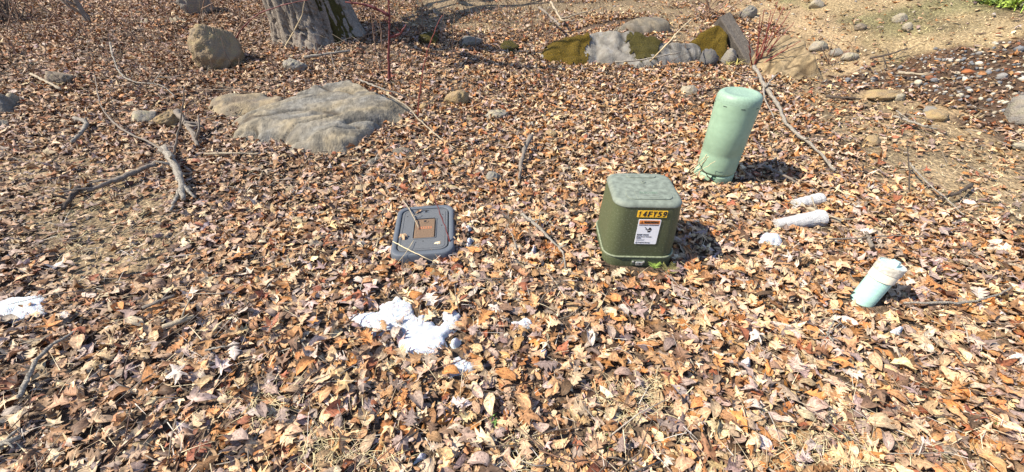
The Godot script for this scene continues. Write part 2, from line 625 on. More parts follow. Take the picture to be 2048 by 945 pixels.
# a maple leaf: five pointed lobes round the stem's end
func maple_template(lod: int, sd: int) -> Array:
	var r := RandomNumberGenerator.new()
	r.seed = sd * 77 + 9 + lod
	var angles := []
	var radii := []
	var lobe := [[-128.0, 0.42], [-100.0, 0.24], [-62.0, 0.62], [-30.0, 0.30], [0.0, 0.80], [30.0, 0.30], [62.0, 0.62], [100.0, 0.24], [128.0, 0.42]]
	for k in lobe.size():
		var a: float = lobe[k][0]
		var q: float = lobe[k][1] * r.randf_range(0.88, 1.1)
		if lod == 0 and lobe[k][1] > 0.35:
			angles.append(a - 12.0); radii.append(q * 0.62)
			angles.append(a); radii.append(q)
			angles.append(a + 12.0); radii.append(q * 0.62)
		else:
			angles.append(a); radii.append(q)
	var kx := r.randf_range(-4.0, 4.5)
	var ky := r.randf_range(-3.0, 3.0)
	var fold := r.randf_range(0.0, 0.35)
	var rip := r.randf_range(0.03, 0.09)
	var o := Geo.new()
	var fractions: Array = [[0.5, 1.0], [1.0], [1.0]][lod]
	o.v.append(Vector3(0, 0, -0.15)); o.uv.append(Vector2(0.5, 0.1))
	for f in fractions:
		for k in angles.size():
			var a := deg_to_rad(angles[k])
			var x: float = sin(a) * radii[k] * f
			var y: float = cos(a) * radii[k] * f - 0.15
			var z: float = fold * absf(x) + rip * sin(a * 5.0 + sd) * f
			z += (1.0 - cos(kx * x)) / kx + (1.0 - cos(ky * y)) / ky
			o.v.append(Vector3(sin(kx * x) / kx, z, sin(ky * y) / ky))
			o.uv.append(Vector2(0.5 + x * 0.6, 0.25 + y * 0.7))
	var n := angles.size()
	for k in n - 1:
		o.tri(0, 1 + k, 2 + k)
		if fractions.size() == 2:
			o.quad(1 + k, 1 + n + k, 2 + n + k, 2 + k)
	return settle(o)

func settle(o: Geo) -> Array:
	var low := 9.0
	var mid := 0.0
	for p in o.v:
		low = minf(low, p.y)
		mid += p.y / o.v.size()
	for k in o.v.size():
		o.v[k].y -= lerpf(low, mid, 0.35)
	o.turned(Vector3(0, -50, 0))
	var st := SurfaceTool.new()
	st.create_from_arrays(o.arrays())
	st.generate_normals()
	st.index()
	return st.commit_to_arrays()

const LEAF_COLOURS := [
	[Color(0.68, 0.47, 0.30), 24], [Color(0.60, 0.36, 0.19), 15], [Color(0.75, 0.57, 0.38), 16], [Color(0.46, 0.25, 0.125), 12],
	[Color(0.56, 0.43, 0.38), 14], [Color(0.38, 0.29, 0.265), 9], [Color(0.23, 0.145, 0.10), 9], [Color(0.82, 0.68, 0.48), 8],
	[Color(0.62, 0.29, 0.11), 8], [Color(0.42, 0.16, 0.09), 4], [Color(0.70, 0.60, 0.54), 5],
]

func dot_grey(c: Color) -> float:
	return c.r * 0.35 + c.g * 0.5 + c.b * 0.15

func leaf_colour(p: Vector2) -> Color:
	var total := 0
	for c in LEAF_COLOURS:
		total += c[1]
	var pick := rng.randf() * total
	var col := Color.WHITE
	for c in LEAF_COLOURS:
		pick -= c[1]
		if pick <= 0.0:
			col = c[0]
			break
	var k := rng.randf_range(0.58, 1.24)
	col = Color(col.r * k * 1.03, col.g * k * 1.02 * rng.randf_range(0.94, 1.05), col.b * k * 1.01 * rng.randf_range(0.85, 1.1))
	# the litter on the wooded side is older, darker and more mixed with soil
	var wood := smoothstep(-0.2, -3.0, p.x + 0.25 * (p.y + 2.0))
	var grey := dot_grey(col)
	col = col.lerp(Color(grey * 1.05, grey * 0.97, grey * 0.84), 0.38 * smoothstep(-0.5, -2.2, p.x) * (0.5 + 0.7 * soft.get_noise_2d(p.x * 1.3 + 20.0, p.y * 1.3)))
	return col.lerp(Color(col.r * 0.84, col.g * 0.80, col.b * 0.80), wood)

func leaf_place(p: Vector2, lift: float, size: float, lean: float) -> Transform3D:
	var axis := Vector3(rng.randf_range(-1, 1), 0, rng.randf_range(-1, 1)).normalized()
	var b := Basis(axis, lean) * Basis(Vector3.UP, rng.randf() * TAU)
	if rng.randf() < 0.45:
		b = b * Basis(Vector3(0, 0, 1), PI)
	return Transform3D(b.scaled(Vector3.ONE * size), Vector3(p.x, g(p.x, p.y) + lift, p.y))

func blocked(p: Vector2) -> bool:
	for k in keep_out.size():
		if Geometry2D.is_point_in_polygon(p, keep_out[k]):
			return true
	return false

func density(p: Vector2) -> float:
	var d := -p.y
	var q := ragged(p)
	var f := lerpf(1.0, 0.74, smoothstep(2.0, 4.5, d))
	if within(gravel_zone, q):
		f = 0.10
	elif within(lawn_zone, q):
		f = 0.045
	else:
		for z in dirt_zones:
			if within(z, q):
				f = 0.08
	for z in thin_zones:
		if within(z, q):
			f *= 0.36
	for z in straw_zones:
		if within(z, q):
			f *= 0.8
	# thin spots
	f *= 0.72 + 0.5 * smoothstep(-0.35, 0.25, soft.get_noise_2d(p.x * 1.6 + 60.0, p.y * 1.6))
	return f

func make_leaves() -> void:
	var templates := [[], [], []]
	for lod in 3:
		for k in 22:
			templates[lod].append(leaf_template(0, lod, k))
		for k in 18:
			templates[lod].append(leaf_template(1, lod, k + 40))
		for k in 6:
			templates[lod].append(leaf_template(2, lod, k + 80))
		for k in 14:
			templates[lod].append(maple_template(lod, k + 100))
	var big := Geo.new()
	var span := 10.4
	var made := 0
	var tries := 365000
	for k in tries:
		var d := 0.2 + span * rng.randf()
		var seen := 1.25 * (0.8 * d + 0.95) * 1.08 + 0.1
		var half := seen + 0.9
		# keep the count per square metre even over a widening view
		var most := 1.25 * (0.8 * (0.2 + span) + 0.95) * 1.08 + 1.0
		if rng.randf() * most > half:
			continue
		var p := Vector2(rng.randf_range(-half, half), -d)
		if rng.randf() > density(p) or blocked(p):
			continue
		var lod := 2 if absf(p.x) > seen else 0 if d < 1.3 else 1 if d < 2.6 else 2
		var all: Array = templates[lod]
		var pick := rng.randi() % all.size()
		var t: Array = all[pick]
		var size := rng.randf_range(0.05, 0.102)
		if rng.randf() < 0.3:
			size *= 0.65
		size *= lerpf(1.0, 1.02, smoothstep(1.2, 3.5, d))
		var lean := absf(rng.randfn(0.0, 0.33))
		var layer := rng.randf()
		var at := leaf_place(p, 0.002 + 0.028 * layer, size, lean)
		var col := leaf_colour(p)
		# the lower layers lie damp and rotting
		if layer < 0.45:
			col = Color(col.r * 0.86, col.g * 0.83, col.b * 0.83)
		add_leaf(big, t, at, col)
		made += 1
	# crumbled bits between
	for k in 42000:
		var d := 0.4 + 8.0 * rng.randf()
		var half := 1.25 * (0.8 * d + 0.95) * 1.1 + 0.15
		var p := Vector2(rng.randf_range(-half, half), -d)
		var full := density(p)
		if full > 0.2:
			full += 0.35
		if rng.randf() > full or blocked(p):
			continue
		add_leaf(big, templates[2][22 + rng.randi() % 38], leaf_place(p, 0.004 + 0.02 * rng.randf(), rng.randf_range(0.02, 0.05), absf(rng.randfn(0.0, 0.3))), leaf_colour(p))
	print("leaves ", made, " triangles ", big.i.size() / 3)
	var litter := obj("leaf_litter", big.flat(), M.leaf)
	tag(litter, "thick brown and tan litter of fallen oak, maple and beech leaves over the ground", "leaf litter", "", "stuff")
	# the leaves that show largest, each by itself on top of the litter
	var shades := []
	for c in LEAF_COLOURS:
		for f in [0.85, 1.08]:
			var m: StandardMaterial3D = M.leaf.duplicate()
			m.vertex_color_use_as_albedo = false
			m.albedo_color = Color(c[0].r * f, c[0].g * f, c[0].b * f).linear_to_srgb()
			shades.append(m)
	var meshes := []
	for t in templates[0]:
		var m := ArrayMesh.new()
		m.add_surface_from_arrays(Mesh.PRIMITIVE_TRIANGLES, t)
		meshes.append(m)
	lay_leaves(litter, meshes, shades)
	var placed := 0
	while placed < 290:
		var d := rng.randf_range(0.72, 1.75)
		var half := 1.25 * (0.8 * d + 0.9)
		var p := Vector2(rng.randf_range(-half, half), -d)
		if blocked(p) or rng.randf() > density(p) + 0.2:
			continue
		var pick := rng.randi() % meshes.size()
		var shade: int = [0, 0, 1, 1, 2, 2, 3, 4, 4, 5, 6, 7, 8, 8, 9, 10][rng.randi() % 16] * 2 + rng.randi() % 2
		var leaf := obj("leaf", meshes[pick], shades[shade], litter)
		leaf.transform = leaf_place(p, 0.028 + 0.012 * rng.randf(), rng.randf_range(0.066, 0.112), absf(rng.randfn(0.0, 0.3)))
		placed += 1

# a few leaves that have come to rest on the meter box, the snow and the rocks
func lay_leaves(litter: Node, meshes: Array, shades: Array) -> void:
	for p in [[-0.64, 0.055, -1.93], [-0.43, 0.055, -1.88], [-0.60, 0.055, -2.20], [Vector3(-0.522, 0.045, -1.299).x, 0.04, Vector3(-0.522, 0.045, -1.299).z], [Vector3(-0.586, 0.048, -1.260).x, 0.035, Vector3(-0.586, 0.048, -1.260).z], [Vector3(-0.337, 0.046, -1.155).x, 0.03, Vector3(-0.337, 0.046, -1.155).z], [Vector3(1.548, 0.047, -1.962).x, 0.035, Vector3(1.548, 0.047, -1.962).z], [Vector3(-2.381, 0.032, -1.406).x, 0.04, Vector3(-2.381, 0.032, -1.406).z]]:
		var leaf := obj("leaf", meshes[rng.randi() % meshes.size()], shades[rng.randi() % 16], litter)
		var at := leaf_place(Vector2(p[0], p[2]), 0.0, rng.randf_range(0.05, 0.075), rng.randf_range(0.0, 0.12))
		at.origin = Vector3(p[0], ground(p[0], p[2]) + p[1] + 0.006, p[2])
		leaf.transform = at

func add_leaf(big: Geo, t: Array, at: Transform3D, col: Color) -> void:
	var start := big.v.size()
	var vs: PackedVector3Array = t[Mesh.ARRAY_VERTEX]
	big.v.append_array(at * vs)
	big.n.append_array(Transform3D(at.basis.orthonormalized(), Vector3.ZERO) * (t[Mesh.ARRAY_NORMAL] as PackedVector3Array))
	big.uv.append_array(t[Mesh.ARRAY_TEX_UV])
	var cs := PackedColorArray()
	cs.resize(vs.size())
	cs.fill(col)
	big.c.append_array(cs)
	for x in (t[Mesh.ARRAY_INDEX] as PackedInt32Array):
		big.i.append(start + x)

# ---------------------------------------------------------------- grass, straw, twigs, gravel

func blade(o: Geo, at: Vector3, dir: Vector3, long: float, wide: float, droop: float, col: Color, steps := 3) -> void:
	var side := dir.cross(Vector3.UP).normalized() * wide * 0.5
	if side.length() < 0.0001:
		side = Vector3(wide * 0.5, 0, 0)
	var s := o.v.size()
	for k in steps + 1:
		var t := float(k) / steps
		var p := at + dir * long * t + Vector3(0, -droop * long * t * t, 0)
		var thin := 1.0 - 0.8 * t
		o.v.append(p - side * thin); o.v.append(p + side * thin)
		o.c.append(col); o.c.append(col)
	for k in steps:
		o.quad(s + k * 2, s + k * 2 + 1, s + k * 2 + 3, s + k * 2 + 2)

func make_straw() -> void:
	# short dry lawn up the slope
	var lawn := Geo.new()
	for k in 76000:
		var p := Vector2(rng.randf_range(-3.2, 9.5), rng.randf_range(-10.5, -2.2))
		var q := ragged(p, 0.35)
		var inside := within(lawn_zone, q)
		if not inside:
			var dirt := false
			for z in dirt_zones:
				dirt = dirt or within(z, q)
			for z in thin_zones:
				dirt = dirt or within(z, q)
			if not dirt or rng.randf() > 0.3:
				continue
		var green := smoothstep(0.05, 0.4, soft.get_noise_2d(p.x * 0.9 + 11.0, p.y * 1.5)) if inside else 0.0
		var col := Color(0.66, 0.51, 0.29).lerp(Color(0.36, 0.36, 0.15), green * 0.8) * rng.randf_range(0.65, 1.2)
		var a := rng.randf() * TAU
		var dir := Vector3(cos(a), rng.randf_range(0.1, 0.9), sin(a)).normalized()
		blade(lawn, Vector3(p.x, g(p.x, p.y), p.y), dir, rng.randf_range(0.03, 0.085), 0.006, 0.3, col, 2)
	tag(obj("dry_lawn_grass", lawn.flat(), M.blade), "short tan and faintly green winter grass on the far slope above the gravel", "grass", "", "stuff")
	# loose straw and dead grass among the leaves in the foreground
	var straw := Geo.new()
	for k in 6500:
		var z: PackedVector2Array = straw_zones[[0, 0, 0, 1, 1, 1, 1, 3, 3, 3, 4, 4, 2, 5, 6, 6][rng.randi() % 16]]
		var box := Rect2(z[0], Vector2.ZERO)
		for q in z:
			box = box.expand(q)
		var p := box.position + box.size * Vector2(rng.randf(), rng.randf())
		if not within(z, ragged(p, 0.12)) or blocked(p) or soft.get_noise_2d(p.x * 5.0, p.y * 5.0) < rng.randf_range(-0.4, 0.3):
			continue
		var a := rng.randf() * TAU
		var col := Color(0.62, 0.51, 0.30).lerp(Color(0.30, 0.29, 0.12), 0.35 * rng.randf()) * rng.randf_range(0.6, 1.15)
		blade(straw, Vector3(p.x, g(p.x, p.y) + rng.randf_range(0.01, 0.035), p.y), Vector3(cos(a), rng.randf_range(0.0, 0.7), sin(a)).normalized(), rng.randf_range(0.03, 0.11), rng.randf_range(0.0015, 0.003), rng.randf_range(0.1, 0.6), col, 4)
	for k in 5200:
		var d := rng.randf_range(0.4, 6.5)
		var half := 1.25 * (0.8 * d + 0.95) * 1.1
		var p := Vector2(rng.randf_range(-half, half), -d)
		if blocked(p):
			continue
		var a := rng.randf() * TAU
		var col: Color = [Color(0.60, 0.50, 0.32), Color(0.42, 0.31, 0.19), Color(0.23, 0.16, 0.11), Color(0.50, 0.46, 0.40)][rng.randi() % 4] * rng.randf_range(0.7, 1.15)
		blade(straw, Vector3(p.x, g(p.x, p.y) + rng.randf_range(0.02, 0.05), p.y), Vector3(cos(a), rng.randf_range(-0.1, 0.35), sin(a)).normalized(), rng.randf_range(0.04, 0.16), rng.randf_range(0.0015, 0.0035), rng.randf_range(0.0, 0.35), col, 3)
	# bits that have sunk into the snow
	for z in snow_zones:
		var box := Rect2(z[0], Vector2.ZERO)
		for q in z:
			box = box.expand(q)
		for k in int(box.get_area() * 900.0) + 2:
			var p := box.position + box.size * Vector2(rng.randf(), rng.randf())
			if not within(z, p):
				continue
			var a := rng.randf() * TAU
			var col: Color = [Color(0.42, 0.34, 0.25), Color(0.25, 0.18, 0.12), Color(0.50, 0.44, 0.34)][rng.randi() % 3]
			blade(straw, Vector3(p.x, g(p.x, p.y) + 0.027, p.y), Vector3(cos(a), rng.randf_range(0.0, 0.5), sin(a)).normalized(), rng.randf_range(0.008, 0.035), rng.randf_range(0.002, 0.005), 0.3, col, 2)
	tag(obj("dead_grass", straw.flat(), M.blade), "loose straw, needles and dead grass blades strewn among the fallen leaves", "grass", "", "stuff")

func make_twigs() -> void:
	var o := Geo.new()
	for k in 3800:
		var d := rng.randf_range(0.5, 8.5)
		var half := 1.25 * (0.8 * d + 0.95) * 1.1
		var p := Vector2(rng.randf_range(-half, half), -d)
		if p.x > 0.5 and rng.randf() < 0.7 or d < 3.0 and rng.randf() < 0.4 or blocked(p) or within(lawn_zone, p):
			continue
		var a := rng.randf() * TAU
		var long := rng.randf_range(0.05, 0.3) * (1.5 if d > 4.0 else 1.0)
		var dir := Vector3(cos(a), rng.randf_range(-0.05, 0.25 if d < 4.5 else 0.7), sin(a)).normalized()
		var s := Vector3(p.x, g(p.x, p.y) + rng.randf_range(0.015, 0.04), p.y)
		var bend := Vector3(rng.randf_range(-1, 1), 0, rng.randf_range(-1, 1)) * long * 0.12
		var r := rng.randf_range(0.0012, 0.0035)
		var col: Color = [Color(0.30, 0.25, 0.20), Color(0.16, 0.12, 0.09), Color(0.45, 0.40, 0.33), Color(0.22, 0.13, 0.09)][rng.randi() % 4] * rng.randf_range(0.7, 1.2)
		tube(o, [s, s + dir * long * 0.5 + bend, s + dir * long], [r, r * 0.85, r * 0.4], 4, col)
	# fine upright brush in the rough at the back
	for k in 1300:
		var p := Vector2(rng.randf_range(-8.5, 1.5), rng.randf_range(-8.2, -4.3))
		if p.x > -2.0 and p.y > -5.6 or blocked(p) or soft.get_noise_2d(p.x * 1.5 + 300.0, p.y * 1.5) < rng.randf_range(-0.5, 0.25):
			continue
		var up := Vector3(rng.randf_range(-0.6, 0.6), 1.0, rng.randf_range(-0.5, 0.5)).normalized() * rng.randf_range(0.10, 0.5)
		var s := Vector3(p.x, g(p.x, p.y), p.y)
		var r := rng.randf_range(0.002, 0.0045)
		var col: Color = [Color(0.22, 0.15, 0.11), Color(0.14, 0.09, 0.07), Color(0.34, 0.27, 0.19), Color(0.20, 0.09, 0.07)][rng.randi() % 4] * rng.randf_range(0.7, 1.2)
		tube(o, [s, s + up * 0.55 + Vector3(rng.randf_range(-0.03, 0.03), 0, 0.02), s + up], [r, r * 0.8, r * 0.4], 4, col)
	tag(obj("twig_litter", o.smooth(), M.pebble), "thin brown and grey twigs scattered through the leaf litter", "twigs", "", "stuff")

func pebble_templates() -> Array:
	var out := []
	for k in 9:
		var r := RandomNumberGenerator.new()
		r.seed = 900 + k
		var o := Geo.new()
		var size := Vector3(r.randf_range(0.8, 1.2), r.randf_range(0.45, 0.75), r.randf_range(0.65, 1.0))
		var rs := []
		for a in 3:
			var row := []
			for b in 6:
				var th := PI * (0.2 + 0.6 * a / 2.0)
				var ph := TAU * (b + 0.5 * (a % 2)) / 6.0
				row.append(Vector3(sin(th) * cos(ph), cos(th), sin(th) * sin(ph)) * size * r.randf_range(0.82, 1.12))
			rs.append(row)
		o.rows(rs, true)
		o.cap(rs[0], Vector3(0, size.y, 0))
		
		o.outward(Vector3.ZERO)
		o.c = PackedColorArray()
		var st := SurfaceTool.new()
		st.create_from_arrays(o.arrays())
		st.generate_normals()
		st.index()
		out.append(st.commit_to_arrays())
	return out

const PEBBLE_COLOURS := [Color(0.22, 0.23, 0.25), Color(0.32, 0.31, 0.30), Color(0.16, 0.11, 0.08), Color(0.28, 0.17, 0.10), Color(0.66, 0.58, 0.44), Color(0.70, 0.66, 0.56), Color(0.40, 0.27, 0.15), Color(0.30, 0.12, 0.06)]

func make_gravel() -> void:
	var ts := pebble_templates()
	var big := Geo.new()
	var n := 0
	while n < 22000:
		var p := Vector2(rng.randf_range(2.6, 8.5), rng.randf_range(-6.2, -2.4))
		n += 1
		if not within(gravel_zone, ragged(p, 0.3)):
			continue
		var size := 0.007 + 0.02 * pow(rng.randf(), 2.0)
		var c: Color = PEBBLE_COLOURS[[0, 1, 2, 2, 2, 2, 3, 3, 3, 6, 4, 5, 0, 7][rng.randi() % 14]] * rng.randf_range(0.75, 1.15)
		var b := Basis(Vector3.UP, rng.randf() * TAU) * Basis(Vector3.RIGHT, rng.randfn(0.0, 0.3))
		add_leaf(big, ts[rng.randi() % 9], Transform3D(b.scaled(Vector3.ONE * size), Vector3(p.x, g(p.x, p.y) + size * 0.25, p.y)), c)
	# pebbles and clods strewn over the bare dirt
	for k in 5000:
		var p := Vector2(rng.randf_range(1.0, 9.0), rng.randf_range(-10.0, -2.6))
		var on_dirt := false
		for z in dirt_zones:
			on_dirt = on_dirt or within(z, ragged(p, 0.3))
		if not on_dirt and not (within(lawn_zone, p) and rng.randf() < 0.12):
			continue
		if soft.get_noise_2d(p.x * 3.0, p.y * 3.0 + 400.0) < rng.randf_range(-0.5, 0.4):
			continue
		var size := 0.006 + 0.022 * pow(rng.randf(), 3.0)
		var c: Color = [Color(0.55, 0.42, 0.26), Color(0.72, 0.62, 0.46), Color(0.34, 0.24, 0.14), Color(0.40, 0.38, 0.36), Color(0.62, 0.48, 0.28)][rng.randi() % 5] * rng.randf_range(0.75, 1.15)
		add_leaf(big, ts[rng.randi() % 9], Transform3D(Basis(Vector3.UP, rng.randf() * TAU).scaled(Vector3.ONE * size), Vector3(p.x, g(p.x, p.y) + size * 0.2, p.y)), c)
	var bank := obj("gravel", big.flat(), M.pebble)
	tag(bank, "brown bank of washed gravel and small pebbles at the edge of the lawn", "gravel", "", "stuff")
	var shades := []
	for c in PEBBLE_COLOURS:
		var m: StandardMaterial3D = M.pebble.duplicate()
		m.vertex_color_use_as_albedo = false
		m.albedo_color = c.linear_to_srgb()
		shades.append(m)
	var meshes := []
	for t in ts:
		var m := ArrayMesh.new()
		m.add_surface_from_arrays(Mesh.PRIMITIVE_TRIANGLES, t)
		meshes.append(m)
	var made := 0
	while made < 210:
		var p := Vector2(rng.randf_range(2.7, 6.6), rng.randf_range(-5.6, -2.9))
		if not within(gravel_zone, ragged(p, 0.25)):
			continue
		var size := 0.02 + 0.03 * pow(rng.randf(), 2.4)
		var o := obj("pebble", meshes[rng.randi() % 9], shades[[0, 0, 1, 2, 3, 4, 4, 5, 5, 6, 7][rng.randi() % 11]], bank)
		o.transform = Transform3D((Basis(Vector3.UP, rng.randf() * TAU) * Basis(Vector3.RIGHT, rng.randfn(0.0, 0.3))).scaled(Vector3.ONE * size), Vector3(p.x, g(p.x, p.y) + size * 0.3, p.y))
		made += 1

# ---------------------------------------------------------------- setting

func make_ground() -> void:
	var xs := []
	var zs := []
	var x := -10.0
	while x < 9.5:
		xs.append(x); x += 0.1
	var step := 0.2
	while x < 160.0:
		xs.append(x); x += step; step *= 1.4
	x = -10.0
	step = 0.2
	while x > -160.0:
		x -= step; step *= 1.4
		xs.push_front(x)
	var z := 0.3
	while z > -10.5:
		zs.append(z); z -= 0.1
	step = 0.2
	while z > -160.0:
		zs.append(z); z -= step; step *= 1.4
	z = 0.3
	step = 0.2
	while z < 60.0:
		z += step; step *= 1.4
		zs.push_front(z)
	var o := Geo.new()
	var rs := []
	for zz in zs:
		var row := []
		for xx in xs:
			row.append(Vector3(xx, g(xx, zz), zz))
		rs.append(row)
	o.rows(rs)
	for k in o.v.size():
		var p := Vector2(o.v[k].x, o.v[k].z)
		var q := ragged(p, 0.3)
		var mott := 0.85 + 0.5 * soft.get_noise_2d(p.x * 4.0, p.y * 4.0)
		var col := Color(0.24, 0.165, 0.11)
		if within(gravel_zone, q):
			col = Color(0.15, 0.09, 0.055).lerp(Color(0.24, 0.125, 0.06), smoothstep(0.0, 0.4, soft.get_noise_2d(p.x * 3.0 + 5.0, p.y * 3.0)))
		elif within(lawn_zone, q) or p.y < -10.0 and p.x > -2.0:
			col = Color(0.56, 0.42, 0.23).lerp(Color(0.33, 0.30, 0.14), 0.8 * smoothstep(0.05, 0.4, soft.get_noise_2d(p.x * 0.9 + 11.0, p.y * 1.5)))
		else:
			for zone in dirt_zones:
				if within(zone, q):
					col = Color(0.62, 0.45, 0.255)
			for zone in thin_zones:
				if within(zone, q):
					col = Color(0.46, 0.34, 0.20)
		o.c[k] = Color(col.r * mott, col.g * mott, col.b * mott)
	o.turned(Vector3(0, -500, 0))
	var m := obj("ground", o.smooth(), M.soil)
	tag(m, "uneven brown earth rising gently away from the viewer", "", "", "structure")

func make_zones() -> void:
	gravel_zone = PackedVector2Array([Vector2(3.318, -4.521), Vector2(3.682, -4.631), Vector2(4.144, -4.665), Vector2(4.643, -4.639), Vector2(5.304, -4.648), Vector2(8.5, -5.4), Vector2(8.5, -2.9), Vector2(4.316, -3.308), Vector2(4.176, -3.566), Vector2(4.047, -3.864), Vector2(3.846, -4.179), Vector2(3.596, -4.306)])
	lawn_zone = PackedVector2Array([Vector2(5.304, -4.648), Vector2(4.643, -4.639), Vector2(4.157, -4.685), Vector2(4.057, -5.023), Vector2(4.208, -5.712), Vector2(4.253, -6.364), Vector2(4.317, -7.021), Vector2(2.9, -10.8), Vector2(10.5, -10.8), Vector2(10.5, -5.6), Vector2(8.5, -5.4)])
	dirt_zones = [
		PackedVector2Array([Vector2(4.144, -4.665), Vector2(3.670, -4.609), Vector2(3.306, -4.499), Vector2(3.501, -5.313), Vector2(3.720, -5.902), Vector2(3.585, -6.446), Vector2(3.239, -7.202), Vector2(2.991, -7.875), Vector2(1.2, -10.6), Vector2(3.2, -10.6), Vector2(4.317, -7.021), Vector2(4.208, -5.712), Vector2(4.082, -4.976)]),
		PackedVector2Array([Vector2(3.596, -4.224), Vector2(3.830, -4.079), Vector2(4.069, -3.769), Vector2(4.251, -3.226), Vector2(4.058, -2.996), Vector2(3.887, -3.183), Vector2(3.766, -3.451), Vector2(3.621, -3.744), Vector2(3.524, -4.023)]),
		PackedVector2Array([Vector2(3.004, -3.262), Vector2(3.192, -3.169), Vector2(3.381, -2.933), Vector2(3.349, -2.657), Vector2(3.119, -2.639), Vector2(3.040, -2.886)]),
		PackedVector2Array([Vector2(-1.727, -7.948), Vector2(0.307, -8.000), Vector2(2.304, -7.826), Vector2(2.168, -7.270), Vector2(0.293, -7.570), Vector2(-1.362, -7.241)]),
	]
	thin_zones = [
		PackedVector2Array([Vector2(-3.333, -2.227), Vector2(-4.059, -2.950), Vector2(-3.802, -3.199), Vector2(-3.167, -2.925), Vector2(-2.305, -2.287), Vector2(-1.953, -1.885), Vector2(-2.085, -1.630), Vector2(-2.648, -1.695)]),
		PackedVector2Array([Vector2(-2.371, -7.978), Vector2(-1.998, -6.931), Vector2(-0.881, -6.418), Vector2(0.256, -6.417), Vector2(0.861, -6.766), Vector2(2.364, -7.123), Vector2(3.067, -6.938), Vector2(3.171, -7.916), Vector2(1.5, -10.8), Vector2(-3.0, -10.8)]),
		PackedVector2Array([Vector2(2.896, -4.530), Vector2(3.335, -4.555), Vector2(3.557, -4.238), Vector2(3.755, -3.436), Vector2(4.046, -2.982), Vector2(5.5, -3.0), Vector2(5.5, -2.0), Vector2(3.149, -2.030), Vector2(2.968, -2.334), Vector2(2.676, -2.591), Vector2(2.798, -3.195), Vector2(2.835, -3.817)]),
		PackedVector2Array([Vector2(2.560, -5.341), Vector2(2.827, -7.369), Vector2(2.192, -7.368), Vector2(2.186, -6.458), Vector2(2.175, -5.496)]),
	]
	straw_zones = [
		PackedVector2Array([Vector2(-0.792, -0.644), Vector2(-0.731, -0.749), Vector2(-0.475, -0.734), Vector2(-0.222, -0.715), Vector2(0.068, -0.787), Vector2(0.115, -0.659)]),
		PackedVector2Array([Vector2(0.795, -0.657), Vector2(1.019, -0.821), Vector2(1.315, -0.864), Vector2(1.529, -0.766), Vector2(1.843, -0.725), Vector2(1.774, -0.654)]),
		PackedVector2Array([Vector2(-1.175, -0.913), Vector2(-0.932, -0.952), Vector2(-0.806, -0.844), Vector2(-1.007, -0.788)]),
		PackedVector2Array([Vector2(3.207, -3.807), Vector2(3.841, -3.440), Vector2(3.877, -2.795), Vector2(3.095, -1.977), Vector2(2.968, -2.334), Vector2(2.894, -2.961)]),
		PackedVector2Array([Vector2(-3.301, -2.546), Vector2(-2.667, -2.415), Vector2(-2.103, -1.979), Vector2(-2.113, -1.631), Vector2(-2.648, -1.695)]),
		PackedVector2Array([Vector2(0.322, -0.977), Vector2(0.559, -1.021), Vector2(0.597, -0.865), Vector2(0.338, -0.828)]),
		PackedVector2Array([Vector2(2.373, -3.635), Vector2(2.598, -3.722), Vector2(2.296, -2.960), Vector2(1.978, -2.879)]),
	]

# ---------------------------------------------------------------- rocks

func rock(called: String, label: String, at: Vector2, size: Vector3, sd: int, mat: Material, sunk := 0.3, group := "", turn := 0.0) -> MeshInstance3D:
	var seg := 40 if size.x > 0.12 else 24
	var o := obj(called, boulder(size, sd, 6, 0.16, 0.03, seg), mat)
	o.position = on(at, size.y * (1.0 - 2.0 * sunk))
	o.rotation.y = turn
	tag(o, label, "rock", group)
	if size.x > 0.03:
		var out := PackedVector2Array()
		for k in 12:
			var a := TAU * k / 12.0
			out.append(at + Vector2(cos(a) * size.x, sin(a) * size.z).rotated(-turn) * 0.72)
		keep_out.append(out)
	return o

# a cushion of moss over the part of a rock's surface that lies within an outline
func moss_on(mesh: ArrayMesh, zone: PackedVector2Array, sd: int) -> ArrayMesh:
	var a := mesh.surface_get_arrays(0)
	var vs: PackedVector3Array = a[Mesh.ARRAY_VERTEX]
	var ns: PackedVector3Array = a[Mesh.ARRAY_NORMAL]
	var tris := PackedInt32Array()
	if a[Mesh.ARRAY_INDEX] != null:
		tris = a[Mesh.ARRAY_INDEX]
	else:
		tris = PackedInt32Array(range(vs.size()))
	var o := Geo.new()
	var at := {}
	for t in range(0, tris.size(), 3):
		var c := (vs[tris[t]] + vs[tris[t + 1]] + vs[tris[t + 2]]) / 3.0
		if not within(zone, ragged(Vector2(c.x, c.z), 0.10) + 0.09 * Vector2(soft.get_noise_2d(c.x * 26.0, c.z * 26.0), soft.get_noise_2d(c.x * 26.0 + 40.0, c.z * 26.0))):
			continue
		for k in 3:
			var v := vs[tris[t + k]]
			var key := Vector3i(v * 5000.0)
			if not at.has(key):
				var p := Vector2(v.x, v.z)
				var d := 1e9
				for e in zone.size():
					d = minf(d, Geometry2D.get_closest_point_to_segment(p, zone[e], zone[(e + 1) % zone.size()]).distance_to(p))
				at[key] = o.v.size()
				var lift := 0.004 + 0.018 * clampf(d / 0.07, 0.0, 1.0) + 0.02 * soft.get_noise_3d(v.x * 22.0, v.y * 22.0 + sd, v.z * 22.0)
				o.v.append(v + (ns[tris[t + k]] * 0.7 + Vector3(0, 0.3, 0)) * lift)
				o.uv.append(p)
				o.c.append(Color.WHITE)
			o.i.append(at[key])
	return o.smooth()

